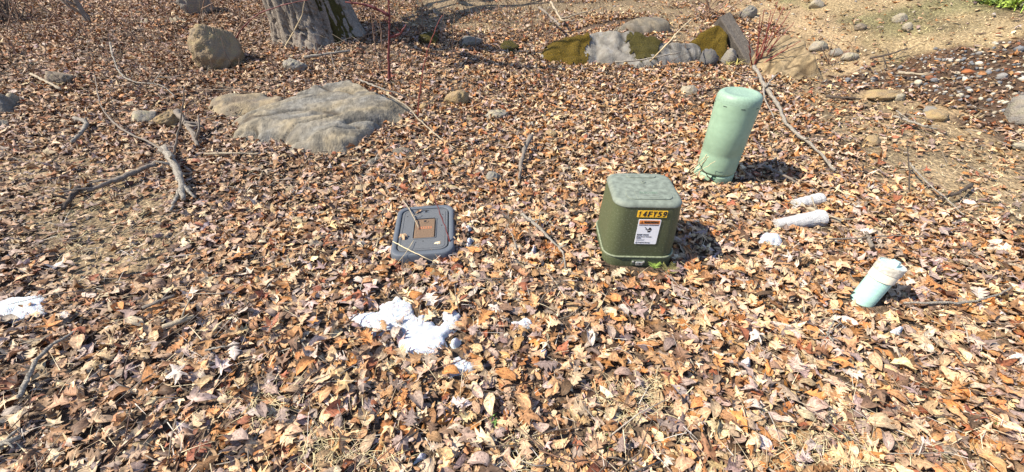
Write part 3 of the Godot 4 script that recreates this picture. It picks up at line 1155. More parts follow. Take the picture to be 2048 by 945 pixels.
func make_rocks() -> void:
	# the broad flat rock
	var out := [Vector3(-2.667, 0.023, -3.714), Vector3(-2.538, 0.078, -3.741), Vector3(-2.388, 0.117, -3.872), Vector3(-2.181, 0.156, -3.983), Vector3(-1.963, 0.172, -4.200), Vector3(-1.713, 0.172, -4.361), Vector3(-1.472, 0.156, -4.213), Vector3(-1.223, 0.133, -3.988), Vector3(-1.014, 0.109, -3.933), Vector3(-0.952, 0.078, -3.833), Vector3(-1.027, 0.039, -3.656), Vector3(-1.193, 0.047, -3.446), Vector3(-1.288, 0.039, -3.304), Vector3(-1.376, 0.039, -3.115), Vector3(-1.564, 0.031, -3.083), Vector3(-1.788, 0.023, -3.148), Vector3(-2.057, 0.016, -3.257), Vector3(-2.329, 0.016, -3.309), Vector3(-2.471, 0.016, -3.470)]
	var o := obj("flat_rock", ledge(out, 0.14, 31, 0.35, 0.014, 0.030, 80, 0.08, 0.15, [Color(0.62, 0.65, 0.68), Color(0.84, 0.77, 0.62), Color(0.40, 0.40, 0.40)]), M.rock)
	tag(o, "broad flat grey and tan rock with cracks, largest rock, in front of the tree", "rock")
	keep_out.append(plan(out, -0.085))
	out = [Vector3(-3.049, 0.020, -4.051), Vector3(-3.012, 0.060, -4.198), Vector3(-2.800, 0.090, -4.268), Vector3(-2.498, 0.100, -4.208), Vector3(-2.221, 0.100, -4.037), Vector3(-2.299, 0.060, -3.897), Vector3(-2.516, 0.030, -3.870), Vector3(-2.649, 0.020, -3.765), Vector3(-2.850, 0.020, -3.837)]
	o = obj("brown_rock", ledge(out, 0.08, 37, 0.4, 0.016, 0.012, 18, 0.06, 0.12, [Color(0.55, 0.5, 0.45), Color(0.95, 0.82, 0.58), Color(0.42, 0.36, 0.32)]), M.rock)
	tag(o, "low dark brown rock slab tucked against the upper edge of the broad flat rock", "rock")
	keep_out.append(plan(out, -0.07))
	out = [Vector3(-1.328, 0.020, -2.965), Vector3(-1.177, 0.030, -3.001), Vector3(-1.055, 0.050, -3.183), Vector3(-0.859, 0.050, -3.242), Vector3(-0.779, 0.030, -3.199), Vector3(-0.918, 0.020, -3.098), Vector3(-1.056, 0.020, -2.989), Vector3(-1.198, 0.010, -2.918)]
	o = obj("small_slab_rock", ledge(out, 0.05, 41, 0.3, 0.02, 0.02, 14, 0.06, 0.1, [Color(0.62, 0.62, 0.63), Color(0.85, 0.78, 0.66), Color(0.5, 0.46, 0.44)]), M.rock)
	tag(o, "low grey brown rock slab half buried in leaves below the broad flat rock", "rock")
	keep_out.append(plan(out, -0.085))
	# the upright boulder beside the trunk
	o = obj("boulder", boulder(Vector3(0.27, 0.31, 0.24), 52, 4, 0.07, 0.035, 72), M.boulder)
	o.position = Vector3(Vector3(-3.466, 0.201, -5.020).x, Vector3(-3.466, 0.201, -5.020).y + 0.16, Vector3(-3.466, 0.201, -5.020).z - 0.16)
	o.rotation.y = 0.4
	tag(o, "upright rounded tan and grey boulder standing left of the tree trunk", "rock")
	keep_out.append(disc(Vector2(o.position.x, o.position.z), 0.26))
	# the mossy outcrop
	out = [Vector3(0.279, 0.025, -5.280), Vector3(0.419, 0.113, -5.463), Vector3(0.588, 0.194, -5.489), Vector3(0.885, 0.257, -5.470), Vector3(1.227, 0.274, -5.531), Vector3(1.510, 0.257, -5.415), Vector3(1.756, 0.209, -5.327), Vector3(2.269, 0.146, -5.515), Vector3(2.373, 0.065, -5.353), Vector3(1.974, 0.040, -5.079), Vector3(1.485, 0.048, -5.008), Vector3(1.193, 0.040, -5.144), Vector3(0.932, 0.040, -5.184), Vector3(0.831, 0.033, -5.086), Vector3(0.601, 0.033, -5.156)]
	var crop := thing("rock_outcrop", "low grey rock outcrop with a golden moss cushion on its left end, beyond the litter", "rock")
	var mesh := ledge(out, -1.15, 61, -0.15, 0.010, 0.03, 56, 0.07, 0.15, [Color(0.9, 0.88, 0.86), Color(1.1, 1.04, 0.92), Color(0.6, 0.58, 0.55)])
	obj("rock", mesh, M.grey_rock, crop)
	keep_out.append(plan(out, -0.085))
	out = [Vector3(0.333, 0.000, -5.387), Vector3(0.415, 0.040, -5.547), Vector3(0.576, 0.060, -5.618), Vector3(0.761, 0.080, -5.586), Vector3(0.858, 0.060, -5.484), Vector3(0.874, 0.040, -5.299), Vector3(0.915, 0.000, -5.114), Vector3(0.738, 0.000, -5.022), Vector3(0.506, 0.000, -5.059), Vector3(0.372, 0.000, -5.194)]
	obj("moss", moss_on(mesh, plan(out, 0.0), 63), M.moss, crop).set_meta("kind", "stuff")
	out = [Vector3(1.333, 0.040, -5.354), Vector3(1.516, 0.050, -5.469), Vector3(1.746, 0.050, -5.488), Vector3(1.830, 0.040, -5.375), Vector3(1.771, 0.000, -5.173), Vector3(1.553, 0.000, -5.014), Vector3(1.394, 0.000, -5.144)]
	obj("moss", moss_on(mesh, plan(out, 0.0), 64), M.green_moss, crop).set_meta("kind", "stuff")
	# the long mossy ledge behind it
	out = [Vector3(0.798, 0.113, -6.148), Vector3(1.055, 0.177, -6.197), Vector3(1.489, 0.209, -6.357), Vector3(1.884, 0.194, -6.554), Vector3(2.192, 0.161, -6.614), Vector3(2.237, 0.129, -6.365), Vector3(1.899, 0.081, -6.228), Vector3(1.501, 0.065, -6.298), Vector3(1.144, 0.048, -6.232), Vector3(0.858, 0.040, -6.143)]
	var back := thing("rock_ledge", "long low rock ledge edged with olive moss behind the grey outcrop", "rock")
	mesh = ledge(out, -0.85, 66, -0.2, 0.010, 0.03, 30, 0.07, 0.15, [Color(0.55, 0.53, 0.5), Color(0.8, 0.72, 0.58), Color(0.4, 0.36, 0.32)])
	obj("rock", mesh, M.rock, back)
	out = [Vector3(0.769, 0.090, -6.303), Vector3(1.138, 0.090, -6.701), Vector3(1.610, 0.090, -6.890), Vector3(2.014, 0.090, -7.020), Vector3(2.210, 0.090, -6.958), Vector3(1.960, 0.090, -6.795), Vector3(1.563, 0.090, -6.644), Vector3(1.169, 0.090, -6.423), Vector3(0.860, 0.090, -6.192)]
	obj("moss", moss_on(mesh, plan(out, 0.03), 67), M.moss, back).set_meta("kind", "stuff")
	keep_out.append(plan(out, -0.06))
	# rocks under and beside the plank
	out = [Vector3(2.172, 0.096, -5.523), Vector3(2.186, 0.242, -5.529), Vector3(2.320, 0.307, -5.577), Vector3(2.560, 0.322, -5.607), Vector3(2.633, 0.307, -5.434), Vector3(2.639, 0.226, -5.265), Vector3(2.700, 0.113, -5.267), Vector3(2.520, 0.065, -5.287), Vector3(2.321, 0.065, -5.417)]
	var mossy := thing("mossy_rock", "mossy rock with a golden cap left of the leaning timber plank", "rock")
	mesh = ledge(out, -1.2, 71, 0.2, 0.012, 0.02, 34, 0.09, 0.15)
	obj("rock", mesh, M.grey_rock, mossy)
	keep_out.append(plan(out, -0.06))
	out = [Vector3(2.173, 0.160, -5.538), Vector3(2.391, 0.200, -5.780), Vector3(2.724, 0.220, -5.929), Vector3(2.833, 0.200, -5.727), Vector3(2.691, 0.140, -5.325), Vector3(2.413, 0.160, -5.237), Vector3(2.257, 0.120, -5.420)]
	obj("moss", moss_on(mesh, plan(out, 0.02), 72), M.moss, mossy).set_meta("kind", "stuff")
	rock("dark_rock", "dark grey lichen spotted rock below the mossy rock and left of the plank", Vector2(2.340, -5.207), Vector3(0.12, 0.11, 0.11), 75, M.dark_rock, 0.25)
	rock("small_grey_rock", "small grey rock wedged between the dark rock and the timber plank", Vector2(2.617, -5.238), Vector3(0.10, 0.11, 0.08), 76, M.grey_rock, 0.25)
	out = [Vector3(2.805, 0.020, -4.922), Vector3(2.788, 0.150, -5.064), Vector3(2.926, 0.220, -5.249), Vector3(3.190, 0.260, -5.352), Vector3(3.355, 0.250, -5.165), Vector3(3.367, 0.220, -4.858), Vector3(3.385, 0.140, -4.647), Vector3(3.421, 0.030, -4.625), Vector3(3.168, 0.020, -4.551), Vector3(2.945, 0.020, -4.645)]
	o = obj("tan_boulder", ledge(out, -1.2, 81, 0.5, 0.010, 0.015, 40, 0.10, 0.2, [Color(0.85, 0.85, 0.85), Color(1.05, 1.0, 0.9), Color(0.75, 0.72, 0.7)]), M.tan_rock)
	tag(o, "big smooth sandy tan boulder behind the red shoots right of the plank", "rock")
	keep_out.append(plan(out, -0.085))
	# single stones through the litter
	rock("stone", "rounded greenish grey stone alone in the leaves right of the broad flat rock", Vector2(-0.569, -4.079), Vector3(0.135, 0.09, 0.10), 101, M.tan_rock, 0.3)
	rock("stone", "pale flat stone nearly buried in leaves, below the greenish grey stone", Vector2(-0.153, -3.816), Vector3(0.13, 0.05, 0.08), 102, M.pale_rock, 0.35)
	rock("stone", "small angular grey stone in leaves midway above the meter box and olive box", Vector2(-0.146, -2.720), Vector3(0.055, 0.05, 0.05), 103, M.grey_rock, 0.25)
	rock("stone", "pale tan stone, left one of two side by side, left of the broad flat rock", Vector2(-3.464, -3.764), Vector3(0.13, 0.07, 0.09), 104, M.pale_rock, 0.3)
	rock("stone", "pale tan stone, right one of two side by side, left of the broad flat rock", Vector2(-3.170, -3.701), Vector3(0.14, 0.08, 0.10), 105, M.tan_rock, 0.3)
	rock("stone", "tiny round tan stone beside the right tip of the broad flat rock", Vector2(-0.848, -3.946), Vector3(0.05, 0.04, 0.05), 106, M.tan_rock, 0.3)
	rock("stone", "pale oval stone in the leaves left of the mint green pedestal's domed top", Vector2(1.852, -4.329), Vector3(0.10, 0.06, 0.07), 107, M.pale_rock, 0.3)
	rock("stone", "small lichen grey rock between the boulder and the broad flat rock", Vector2(-2.512, -4.979), Vector3(0.14, 0.09, 0.11), 108, M.grey_rock, 0.3)
	rock("stone", "small half hidden tan stone in litter below the pale flat stone", Vector2(0.350, -3.446), Vector3(0.055, 0.035, 0.05), 109, M.tan_rock, 0.3)
	rock("flat_stone", "flat tan slab stone lying at the lower edge of the gravel bank", Vector2(3.674, -4.083), Vector3(0.20, 0.05, 0.10), 110, M.tan_rock, 0.25)
	rock("stone", "cream coloured stone just right of the flat tan slab stone", Vector2(3.775, -3.996), Vector3(0.05, 0.04, 0.04), 111, M.pale_rock, 0.25)
	rock("stone", "blue grey stone on the bare dirt behind the timber plank", Vector2(3.508, -6.862), Vector3(0.13, 0.09, 0.10), 112, M.grey_rock, 0.2)
	rock("grey_block", "pale grey squared rock at the foot of the gravel bank", Vector2(4.443, -3.454), Vector3(0.17, 0.14, 0.16), 113, M.grey_rock, 0.25)
	rock("stone", "bright white stone lying in leaves below the gravel bank", Vector2(4.120, -3.085), Vector3(0.07, 0.035, 0.05), 114, M.pale_rock, 0.25)
	rock("stone", "white stone on the lawn's near edge, largest of the pale stones on bare dirt", Vector2(4.744, -5.610), Vector3(0.09, 0.06, 0.07), 115, M.pale_rock, 0.25)
	rock("stone", "white pointed stone on bare dirt nearest the gravel bank's upper end", Vector2(4.672, -5.343), Vector3(0.06, 0.05, 0.05), 116, M.pale_rock, 0.25)
	rock("stone", "dark brown clod on the bare dirt left of the white pointed stone", Vector2(4.335, -5.634), Vector3(0.08, 0.05, 0.06), 117, M.bark, 0.25)
	rock("stone", "pale stone on bare dirt right of the tan boulder", Vector2(3.715, -5.377), Vector3(0.12, 0.07, 0.08), 118, M.pale_rock, 0.3)
	rock("stone", "cream cobble on the far bare dirt beyond the blue grey stone", Vector2(4.356, -6.670), Vector3(0.11, 0.07, 0.08), 119, M.pale_rock, 0.3)
	rock("stone", "blue grey cobble at the upper tip of the gravel bank", Vector2(3.827, -5.162), Vector3(0.08, 0.05, 0.06), 120, M.grey_rock, 0.3)
	rock("stone", "pale cobble beside the blue grey cobble at the gravel's upper tip", Vector2(3.876, -5.014), Vector3(0.10, 0.05, 0.07), 121, M.pale_rock, 0.3)
	rock("stone", "tan cobble poking from sandy soil under the gravel bank", Vector2(3.840, -3.629), Vector3(0.10, 0.06, 0.08), 122, M.tan_rock, 0.3)
	rock("stone", "greenish tan stone in thin grass right of the long fallen branch", Vector2(3.067, -3.281), Vector3(0.07, 0.05, 0.06), 123, M.tan_rock, 0.3)
	rock("stone", "small bluish stone in leaves above the tan cobble", Vector2(3.876, -3.734), Vector3(0.08, 0.04, 0.06), 124, M.grey_rock, 0.3)
	rock("orange_stone", "orange brick coloured stone in the middle of the gravel bank", Vector2(4.543, -4.236), Vector3(0.07, 0.03, 0.04), 125, M.orange_rock, 0.2)
	out = [Vector3(-4.830, 0.050, -3.615), Vector3(-5.047, 0.160, -3.985), Vector3(-4.934, 0.160, -4.125), Vector3(-4.878, 0.100, -4.134), Vector3(-4.790, 0.050, -3.971), Vector3(-4.739, 0.030, -3.802)]
	o = obj("grey_rock", ledge(out, 0.16, 131, 0.2, 0.02, 0.03, 16, 0.06, 0.1), M.rock)
	tag(o, "grey layered rock cut by the picture's edge, upper of two beyond the curved stick", "rock")
	keep_out.append(plan(out, -0.07))
	out = [Vector3(-4.776, 0.030, -3.451), Vector3(-4.770, 0.120, -3.610), Vector3(-4.602, 0.120, -3.674), Vector3(-4.637, 0.050, -3.726), Vector3(-4.576, 0.030, -3.550)]
	o = obj("grey_rock", ledge(out, 0.1, 133, 0.2, 0.015, 0.03, 14, 0.06, 0.1), M.rock)
	tag(o, "darker low rock, lower of two cut by the picture's edge beyond the curved stick", "rock")
	keep_out.append(plan(out, -0.07))
	out = [Vector3(-5.609, 0.050, -6.768), Vector3(-5.388, 0.240, -6.709), Vector3(-5.101, 0.320, -6.836), Vector3(-4.621, 0.320, -6.770), Vector3(-4.391, 0.240, -6.648), Vector3(-4.665, 0.060, -6.787), Vector3(-5.135, 0.040, -6.777)]
	var left := thing("mossy_boulder", "olive mossy boulder at the top edge, left of the tree trunk", "rock")
	mesh = ledge(out, 0.32, 141, 0.2, 0.02, 0.03, 24, 0.1, 0.2)
	obj("rock", mesh, M.rock, left)
	out = [Vector3(-5.502, 0.090, -6.683), Vector3(-5.169, 0.300, -6.471), Vector3(-4.877, 0.380, -6.527), Vector3(-4.632, 0.380, -6.467), Vector3(-4.593, 0.300, -6.451), Vector3(-4.949, 0.100, -6.644)]
	obj("moss", moss_on(mesh, plan(out, 0.02), 142), M.green_moss, left).set_meta("kind", "stuff")
	rock("stone", "lichen white rock at the top edge between the mossy boulder and the trunk", Vector2(-4.850, -7.207), Vector3(0.26, 0.25, 0.2), 143, M.grey_rock, 0.25)
	rock("mossy_stone", "small green mossy stone right of the trunk beyond the red cane", Vector2(-1.087, -5.962), Vector3(0.16, 0.09, 0.12), 144, M.green_moss, 0.3)
	rock("stone", "blue grey stone with moss between the red canes and the outcrop", Vector2(-0.542, -5.865), Vector3(0.15, 0.08, 0.10), 145, M.grey_rock, 0.3)
	rock("mossy_stone", "low olive moss cushion at the outcrop's left, nearest the leaves", Vector2(-0.026, -5.672), Vector3(0.14, 0.07, 0.10), 146, M.green_moss, 0.3)
	rock("mound", "small dark earth mound in the litter right of the two layered rocks", Vector2(-4.910, -4.576), Vector3(0.16, 0.10, 0.12), 147, M.bark, 0.3)

# ---------------------------------------------------------------- the tree

func make_tree() -> void:
	var base := Vector3(-2.544, 0.300, -5.741)
	base += Vector3(-0.1, 0, -0.5)
	var t := thing("tree", "big grey barked tree trunk with a mossy flank, leaning over the litter", "tree", base)
	var lean := Vector3(-0.16, 1.0, 0.02)
	var rn := FastNoiseLite.new()
	rn.seed = 8
	rn.frequency = 1.0
	rn.fractal_type = FastNoiseLite.FRACTAL_RIDGED
	rn.fractal_octaves = 3
	var o := Geo.new()
	var rs := []
	var seg := 240
	var heights := []
	var y := -0.25
	while y < 1.3:
		heights.append(y); y += 0.014
	while y < 2.1:
		heights.append(y); y += 0.04
	for h in heights:
		var row := []
		for k in seg:
			var a := TAU * k / seg
			var r := 0.51 - 0.035 * maxf(h, 0.0) - 0.24 * maxf(h - 0.9, 0.0)
			var toes := 0.5 + 0.5 * sin(a * 5.0 + 0.6) * (0.7 + 0.3 * sin(a * 2.0))
			r += (0.07 + 0.22 * toes) * exp(-maxf(h + 0.1, 0.0) * 5.0)
			var u := a * 0.45
			var w: float = h * 0.16 + 0.03 * sin(h * 7.0)
			var wrap := lerpf(rn.get_noise_3d(cos(a) * 3.0, h * 0.5, sin(a) * 3.0), rn.get_noise_3d(cos(a + w) * 5.5, h * 0.9, sin(a + w) * 5.5), 0.7)
			r += 0.085 * (smoothstep(-0.5, 0.75, wrap - 0.5 * smoothstep(0.15, 0.5, soft.get_noise_3d(cos(a) * 14.0, h * 22.0, sin(a) * 14.0))) - 0.7) + 0.006 * soft.get_noise_3d(cos(a) * 60.0, h * 60.0, sin(a) * 60.0)
			row.append(Vector3(r * cos(a), h, r * sin(a)) + Vector3(lean.x * h, 0, lean.z * h))
		rs.append(row)
	o.rows(rs, true, Vector2(6, 12))
	for r in heights.size():
		for k in seg:
			var a := TAU * k / seg
			var w: float = heights[r] * 0.16
			var wrap := lerpf(rn.get_noise_3d(cos(a) * 3.0, heights[r] * 0.5, sin(a) * 3.0), rn.get_noise_3d(cos(a + w) * 5.5, heights[r] * 0.9, sin(a + w) * 5.5), 0.7)
			var f := clampf(0.8 + 0.35 * wrap, 0.5, 1.2)
			o.c[r * seg + k] = Color(1.15, 1.12, 1.1) * f
	o.turned(Vector3(0, 2.0, 0))
	obj("trunk", o.smooth(), M.bark, t)
	# moss up the right flank
	var m := Geo.new()
	var mr := []
	for j in 26:
		var h := -0.2 + j * 0.06
		var row := []
		for k in 26:
			var a := lerpf(0.25, 0.95, k / 25.0)
			var edge := minf(minf(k, 25 - k) / 5.0, (25 - j) / 8.0)
			var r := 0.51 - 0.035 * maxf(h, 0.0) - 0.24 * maxf(h - 0.9, 0.0) + 0.006 - 0.05 * (1.0 - clampf(edge, 0.0, 1.0))
			var toes := 0.5 + 0.5 * sin(a * 5.0 + 0.6) * (0.7 + 0.3 * sin(a * 2.0))
			r += (0.07 + 0.22 * toes) * exp(-maxf(h + 0.1, 0.0) * 5.0)
			r += 0.03 * soft.get_noise_3d(a * 14.0, h * 14.0, 3.0) + 0.012 * soft.get_noise_3d(a * 60.0, h * 60.0, 9.0)
			row.append(Vector3(r * cos(a) + lean.x * h, h, r * sin(a) + lean.z * h))
		mr.append(row)
	m.rows(mr)
	m.turned(Vector3(0, 0.6, 0))
	obj("moss", m.smooth(), M.green_moss, t)
	# bare limbs, above the view
	for k in 4:
		var a := PI * 0.6 + TAU * k / 7.0
		var h := 1.95
		var s := Vector3(lean.x * h, h, lean.z * h)
		var d := Vector3(cos(a), 0.8, sin(a))
		var br := []
		for j in 4:
			var f := 0.5 + 0.3 * j
			var q := s + d * f
			br.append([q, q + Vector3(cos(a + 0.9 * (j % 2 * 2 - 1)), 0.6, sin(a + 0.9 * (j % 2 * 2 - 1))) * 0.6, q + Vector3(cos(a + 1.2 * (j % 2 * 2 - 1)), 1.0, sin(a + 1.2 * (j % 2 * 2 - 1))) * 1.2])
		obj("limb", stick_mesh([s, s + d * 0.5, s + d * 1.0 + Vector3(0, 0.5, 0), s + d * 1.5 + Vector3(0, 1.2, 0)], 0.14, 0.015, 0.03, 8, br), M.bark_plain, t)
	keep_out.append(disc(Vector2(base.x, base.z), 0.54))

# ---------------------------------------------------------------- writing

func words(said: String, high: float, mat: Material, parent: Node, at: Transform3D, wide := 0.0, called := "lettering", bold := true) -> MeshInstance3D:
	var tm := TextMesh.new()
	tm.text = said
	var f := SystemFont.new()
	f.font_names = PackedStringArray(["Droid Sans"])
	f.font_weight = 700 if bold else 400
	tm.font = f
	tm.font_size = 32
	tm.pixel_size = high / 23.0
	tm.depth = 0.0006
	tm.curve_step = 2.0
	var src := tm.get_mesh_arrays()
	var vs: PackedVector3Array = src[Mesh.ARRAY_VERTEX]
	var idx: PackedInt32Array = src[Mesh.ARRAY_INDEX]
	var thick := Geo.new()
	var push := high * 0.045 if bold else 0.0
	var rounds := [Vector3(0, 0, 0), Vector3(push, push * 0.4, 0.00008), Vector3(-push, -push * 0.4, 0.00016)] if bold else [Vector3.ZERO]
	for by in rounds:
		var first := thick.v.size()
		for q in vs:
			thick.v.append(q + by)
		for q in idx:
			thick.i.append(first + q)
	var o := obj(called, thick.flat(), mat, parent)
	var got := tm.get_aabb().size
	var s := Vector3.ONE
	if wide > 0.0 and got.x > 0.0:
		s.x = wide / got.x
	if got.y > 0.0 and high > 0.0:
		s.y = high / got.y
	o.transform = at.scaled_local(s)
	return o

func plate(w: float, h: float, d: float, r := 0.002) -> ArrayMesh:
	# a thin rounded plate lying in the xy plane, its face towards +z
	var o := Geo.new()
	var rs := []
	for k in [[r * 0.5, 0.0], [0.0, 0.0], [0.0, d * 0.7], [d * 0.3, d]]:
		var ringed := []
		for p in ring(w - 2.0 * k[0], h - 2.0 * k[0], maxf(r - k[0], 0.0003), 0.0, 4):
			ringed.append(Vector3(p.x, -p.z, k[1]))
		rs.append(ringed)
	o.rows(rs, true)
	o.cap(rs[-1], Vector3(0, 0, d))
	o.cap(rs[0], Vector3.ZERO)
	o.outward(Vector3(0, 0, d * 0.5))
	return o.flat()

# ---------------------------------------------------------------- the things of the utilities

func make_electrical_box() -> void:
	var at := Vector3(0.708, 0.0, -1.925)
	var turn := -0.03
	at.y = ground(at.x, at.z)
	var t := thing("electrical_box", "olive green plastic electrical box with a warning label and yellow number tiles", "utility box", at, turn)
	keep_out.append(square(Vector2(at.x, at.z + 0.025), 0.41, 0.46, turn))
	# skirt
	var o := Geo.new()
	var rs := [ring(0.385, 0.375, 0.075, -0.06), ring(0.392, 0.382, 0.078, 0.045), ring(0.388, 0.378, 0.076, 0.052), ring(0.35, 0.34, 0.06, 0.054)]
	o.rows(rs, true)
	o.turned(Vector3(0, 0.0, 0))
	obj("skirt", o.smooth(), M.green_box, t)
	# the rolled lip
	o = Geo.new()
	rs = []
	for k in 9:
		var a := TAU * k / 8.0
		rs.append(ring(0.388 + 0.012 * cos(a), 0.378 + 0.012 * cos(a), 0.078 + 0.006 * cos(a), 0.058 + 0.0055 * sin(a)))
	o.rows(rs, true)
	o.turned(Vector3(0, 0.058, 0))
	obj("lip", o.smooth(), M.lip, t)
	# the hood's walls
	o = Geo.new()
	rs = []
	for k in 14:
		var f := k / 13.0
		var bulge := 0.004 * sin(PI * f)
		rs.append(ring(lerpf(0.378, 0.352, f) + bulge, lerpf(0.368, 0.340, f) + bulge, lerpf(0.074, 0.068, f), lerpf(0.056, 0.366, f)))
	o.rows(rs, true)
	o.turned(Vector3(0, 0.2, 0))
	obj("hood", o.smooth(), M.green_box, t)
	# the weathered top
	o = Geo.new()
	rs = []
	for k in 9:
		var a := PI / 2.0 * k / 8.0
		rs.append(ring(0.357 - 0.056 * (1.0 - cos(a)), 0.345 - 0.056 * (1.0 - cos(a)), 0.072 - 0.020 * (1.0 - cos(a)), 0.366 + 0.024 * sin(a)))
	rs.append(ring(0.22, 0.21, 0.04, 0.3925))
	rs.push_front(ring(0.350, 0.338, 0.066, 0.364))
	o.rows(rs, true)
	o.cap(rs[-1], Vector3(0, 0.394, 0))
	o.turned(Vector3(0, 0.2, 0))
	var top := obj("top", o.smooth(), M.box_top, t)
	var up := Basis(Vector3.RIGHT, -PI / 2.0)
	var mold := obj("moulding", plate(0.16, 0.042, 0.006, 0.02), M.box_top, top)
	mold.transform = Transform3D(up, Vector3(0.01, 0.3915, -0.115))
	var panel := obj("moulding", plate(0.15, 0.078, 0.0065, 0.008), M.box_top, top)
	panel.transform = Transform3D(up, Vector3(0.012, 0.3915, 0.092))
	var arch := obj("moulding", plate(0.235, 0.10, 0.0045, 0.035), M.box_top, top)
	arch.transform = Transform3D(up, Vector3(0.008, 0.3915, 0.082))
	words("ELECTRIC", 0.018, M.box_top_dark, top, Transform3D(up, Vector3(0.008, 0.3984, 0.074)), 0.095)
	for k in 2:
		var ln := obj("moulding", plate(0.09, 0.008, 0.0016, 0.003), M.box_top, top)
		ln.transform = Transform3D(up, Vector3(0.01, 0.3978, 0.099 + 0.017 * k))
	var bolt := lathe([Vector2(0.0001, 0.0), Vector2(0.011, 0.0), Vector2(0.011, 0.004), Vector2(0.007, 0.005), Vector2(0.0065, 0.002), Vector2(0.0001, 0.002)], 20)
	bolt.turned(Vector3(0, 0.001, 0))
	var b := obj("bolt", bolt.flat(), M.box_top, top)
	b.position = Vector3(0.008, 0.3925, -0.045)
	# front: number tiles and warning label
	var tilt := atan2(0.014, 0.31)
	var face := Transform3D(Basis(Vector3.RIGHT, -tilt), Vector3(0, 0.21, 0.1795))
	var said := "14FY59"
	for k in 6:
		var tile := obj("number_tile", plate(0.0245, 0.040, 0.0012, 0.0015), M.yellow, t)
		tile.transform = face * Transform3D(Basis(), Vector3(-0.047 + 0.0255 * k, 0.122, 0.0012))
		words(said[k], 0.031, M.ink, tile, Transform3D(Basis(Vector3(1, 0, 0), Vector3(0.12, 1, 0), Vector3(0, 0, 1)), Vector3(0, 0, 0.0015)), 0.008 if said[k] == "1" else 0.017, "digit")
	var label := obj("warning_label", plate(0.116, 0.155, 0.001, 0.006), M.white_sticker, t)
	label.transform = face * Transform3D(Basis(Vector3.BACK, 0.0), Vector3(0.012, 0.012, 0.0012))
	var head := obj("header", plate(0.106, 0.024, 0.0004, 0.002), M.orange, label)
	head.position = Vector3(0, 0.0605, 0.001)
	words("WARNING", 0.013, M.ink, label, Transform3D(Basis(), Vector3(0.009, 0.0605, 0.0017)), 0.074)
	var tri := Geo.new()
	tri.rows([[Vector3(-0.009, -0.0075, 0), Vector3(0.009, -0.0075, 0), Vector3(0, 0.0085, 0)], [Vector3(-0.009, -0.0075, 0.0005), Vector3(0.009, -0.0075, 0.0005), Vector3(0, 0.0085, 0.0005)]], true)
	tri.cap([Vector3(-0.009, -0.0075, 0.0005), Vector3(0.009, -0.0075, 0.0005), Vector3(0, 0.0085, 0.0005)], Vector3(0, -0.002, 0.0005))
	tri.outward(Vector3(0, -0.002, 0.0002))
	var sign := obj("triangle", tri.flat(), M.ink, label)
	sign.position = Vector3(-0.040, 0.0605, 0.0015)
	words("!", 0.009, M.orange, label, Transform3D(Basis(), Vector3(-0.040, 0.060, 0.0024)))
	words("ELECTRICAL EQUIPMENT", 0.0062, M.ink, label, Transform3D(Basis(), Vector3(0, 0.043, 0.0013)), 0.102)
	words("KEEP OUT!", 0.0085, M.ink, label, Transform3D(Basis(), Vector3(-0.022, -0.018, 0.0013)), 0.06)
	words("Hazardous Voltage", 0.0068, M.ink, label, Transform3D(Basis(), Vector3(-0.013, -0.030, 0.0013)), 0.078)
	words("Inside", 0.0062, M.ink, label, Transform3D(Basis(), Vector3(-0.040, -0.0385, 0.0013)), 0.024)
	words("Progress Energy", 0.0068, M.ink, label, Transform3D(Basis(), Vector3(-0.008, -0.0675, 0.0013)), 0.062)
	var em := lathe([Vector2(0.0028, 0.0), Vector2(0.0048, 0.0), Vector2(0.0048, 0.0005), Vector2(0.0028, 0.0005), Vector2(0.0028, 0.0)], 20)
	var emblem := obj("emblem", em.flat(), M.ink, label)
	emblem.transform = Transform3D(Basis(Vector3.RIGHT, PI / 2.0), Vector3(-0.047, -0.0675, 0.0012))
	for k in 3:
		var ln := obj("small_print", plate(0.044 - 0.006 * (k % 2), 0.0018, 0.0004, 0.0006), M.faint_ink, label)
		ln.position = Vector3(-0.030, -0.047 - 0.0045 * k, 0.001)
	# the hand struck by a bolt
	var hand := Geo.new()
	var shape := [Vector2(-0.006, -0.013), Vector2(0.007, -0.013), Vector2(0.012, -0.003), Vector2(0.013, 0.008), Vector2(0.010, 0.009), Vector2(0.009, 0.014), Vector2(0.006, 0.015), Vector2(0.004, 0.017), Vector2(0.001, 0.016), Vector2(-0.002, 0.013), Vector2(-0.003, 0.007), Vector2(-0.009, 0.004), Vector2(-0.011, -0.001), Vector2(-0.007, -0.003)]
	extrude(hand, shape, 0.0005)
	obj("hand_symbol", hand.flat(), M.ink, label).position = Vector3(0.005, 0.012, 0.001)
	var zap := Geo.new()
	extrude(zap, [Vector2(-0.020, 0.014), Vector2(-0.017, 0.015), Vector2(-0.006, 0.006), Vector2(-0.012, 0.006), Vector2(-0.002, -0.003), Vector2(-0.017, 0.003), Vector2(-0.011, 0.004)], 0.0005)
	obj("bolt_symbol", zap.flat(), M.ink, label).position = Vector3(0.0, 0.016, 0.0018)
	var cuff := Geo.new()
	extrude(cuff, [Vector2(-0.006, -0.004), Vector2(0.009, -0.001), Vector2(0.008, 0.0005), Vector2(-0.006, -0.0015)], 0.0005)
	obj("hand_line", cuff.flat(), M.white_sticker, label).position = Vector3(0.005, 0.012, 0.0016)
	# the latch on the skirt
	var latch := obj("latch", plate(0.072, 0.036, 0.006, 0.004), M.dark_steel, t)
	latch.position = Vector3(-0.005, 0.022, 0.190)
	obj("hasp", plate(0.040, 0.024, 0.005, 0.006), M.steel, latch).position = Vector3(0.006, -0.004, 0.006)
	obj("hole", plate(0.010, 0.008, 0.0012, 0.0035), M.black, latch).position = Vector3(0.008, -0.003, 0.011)
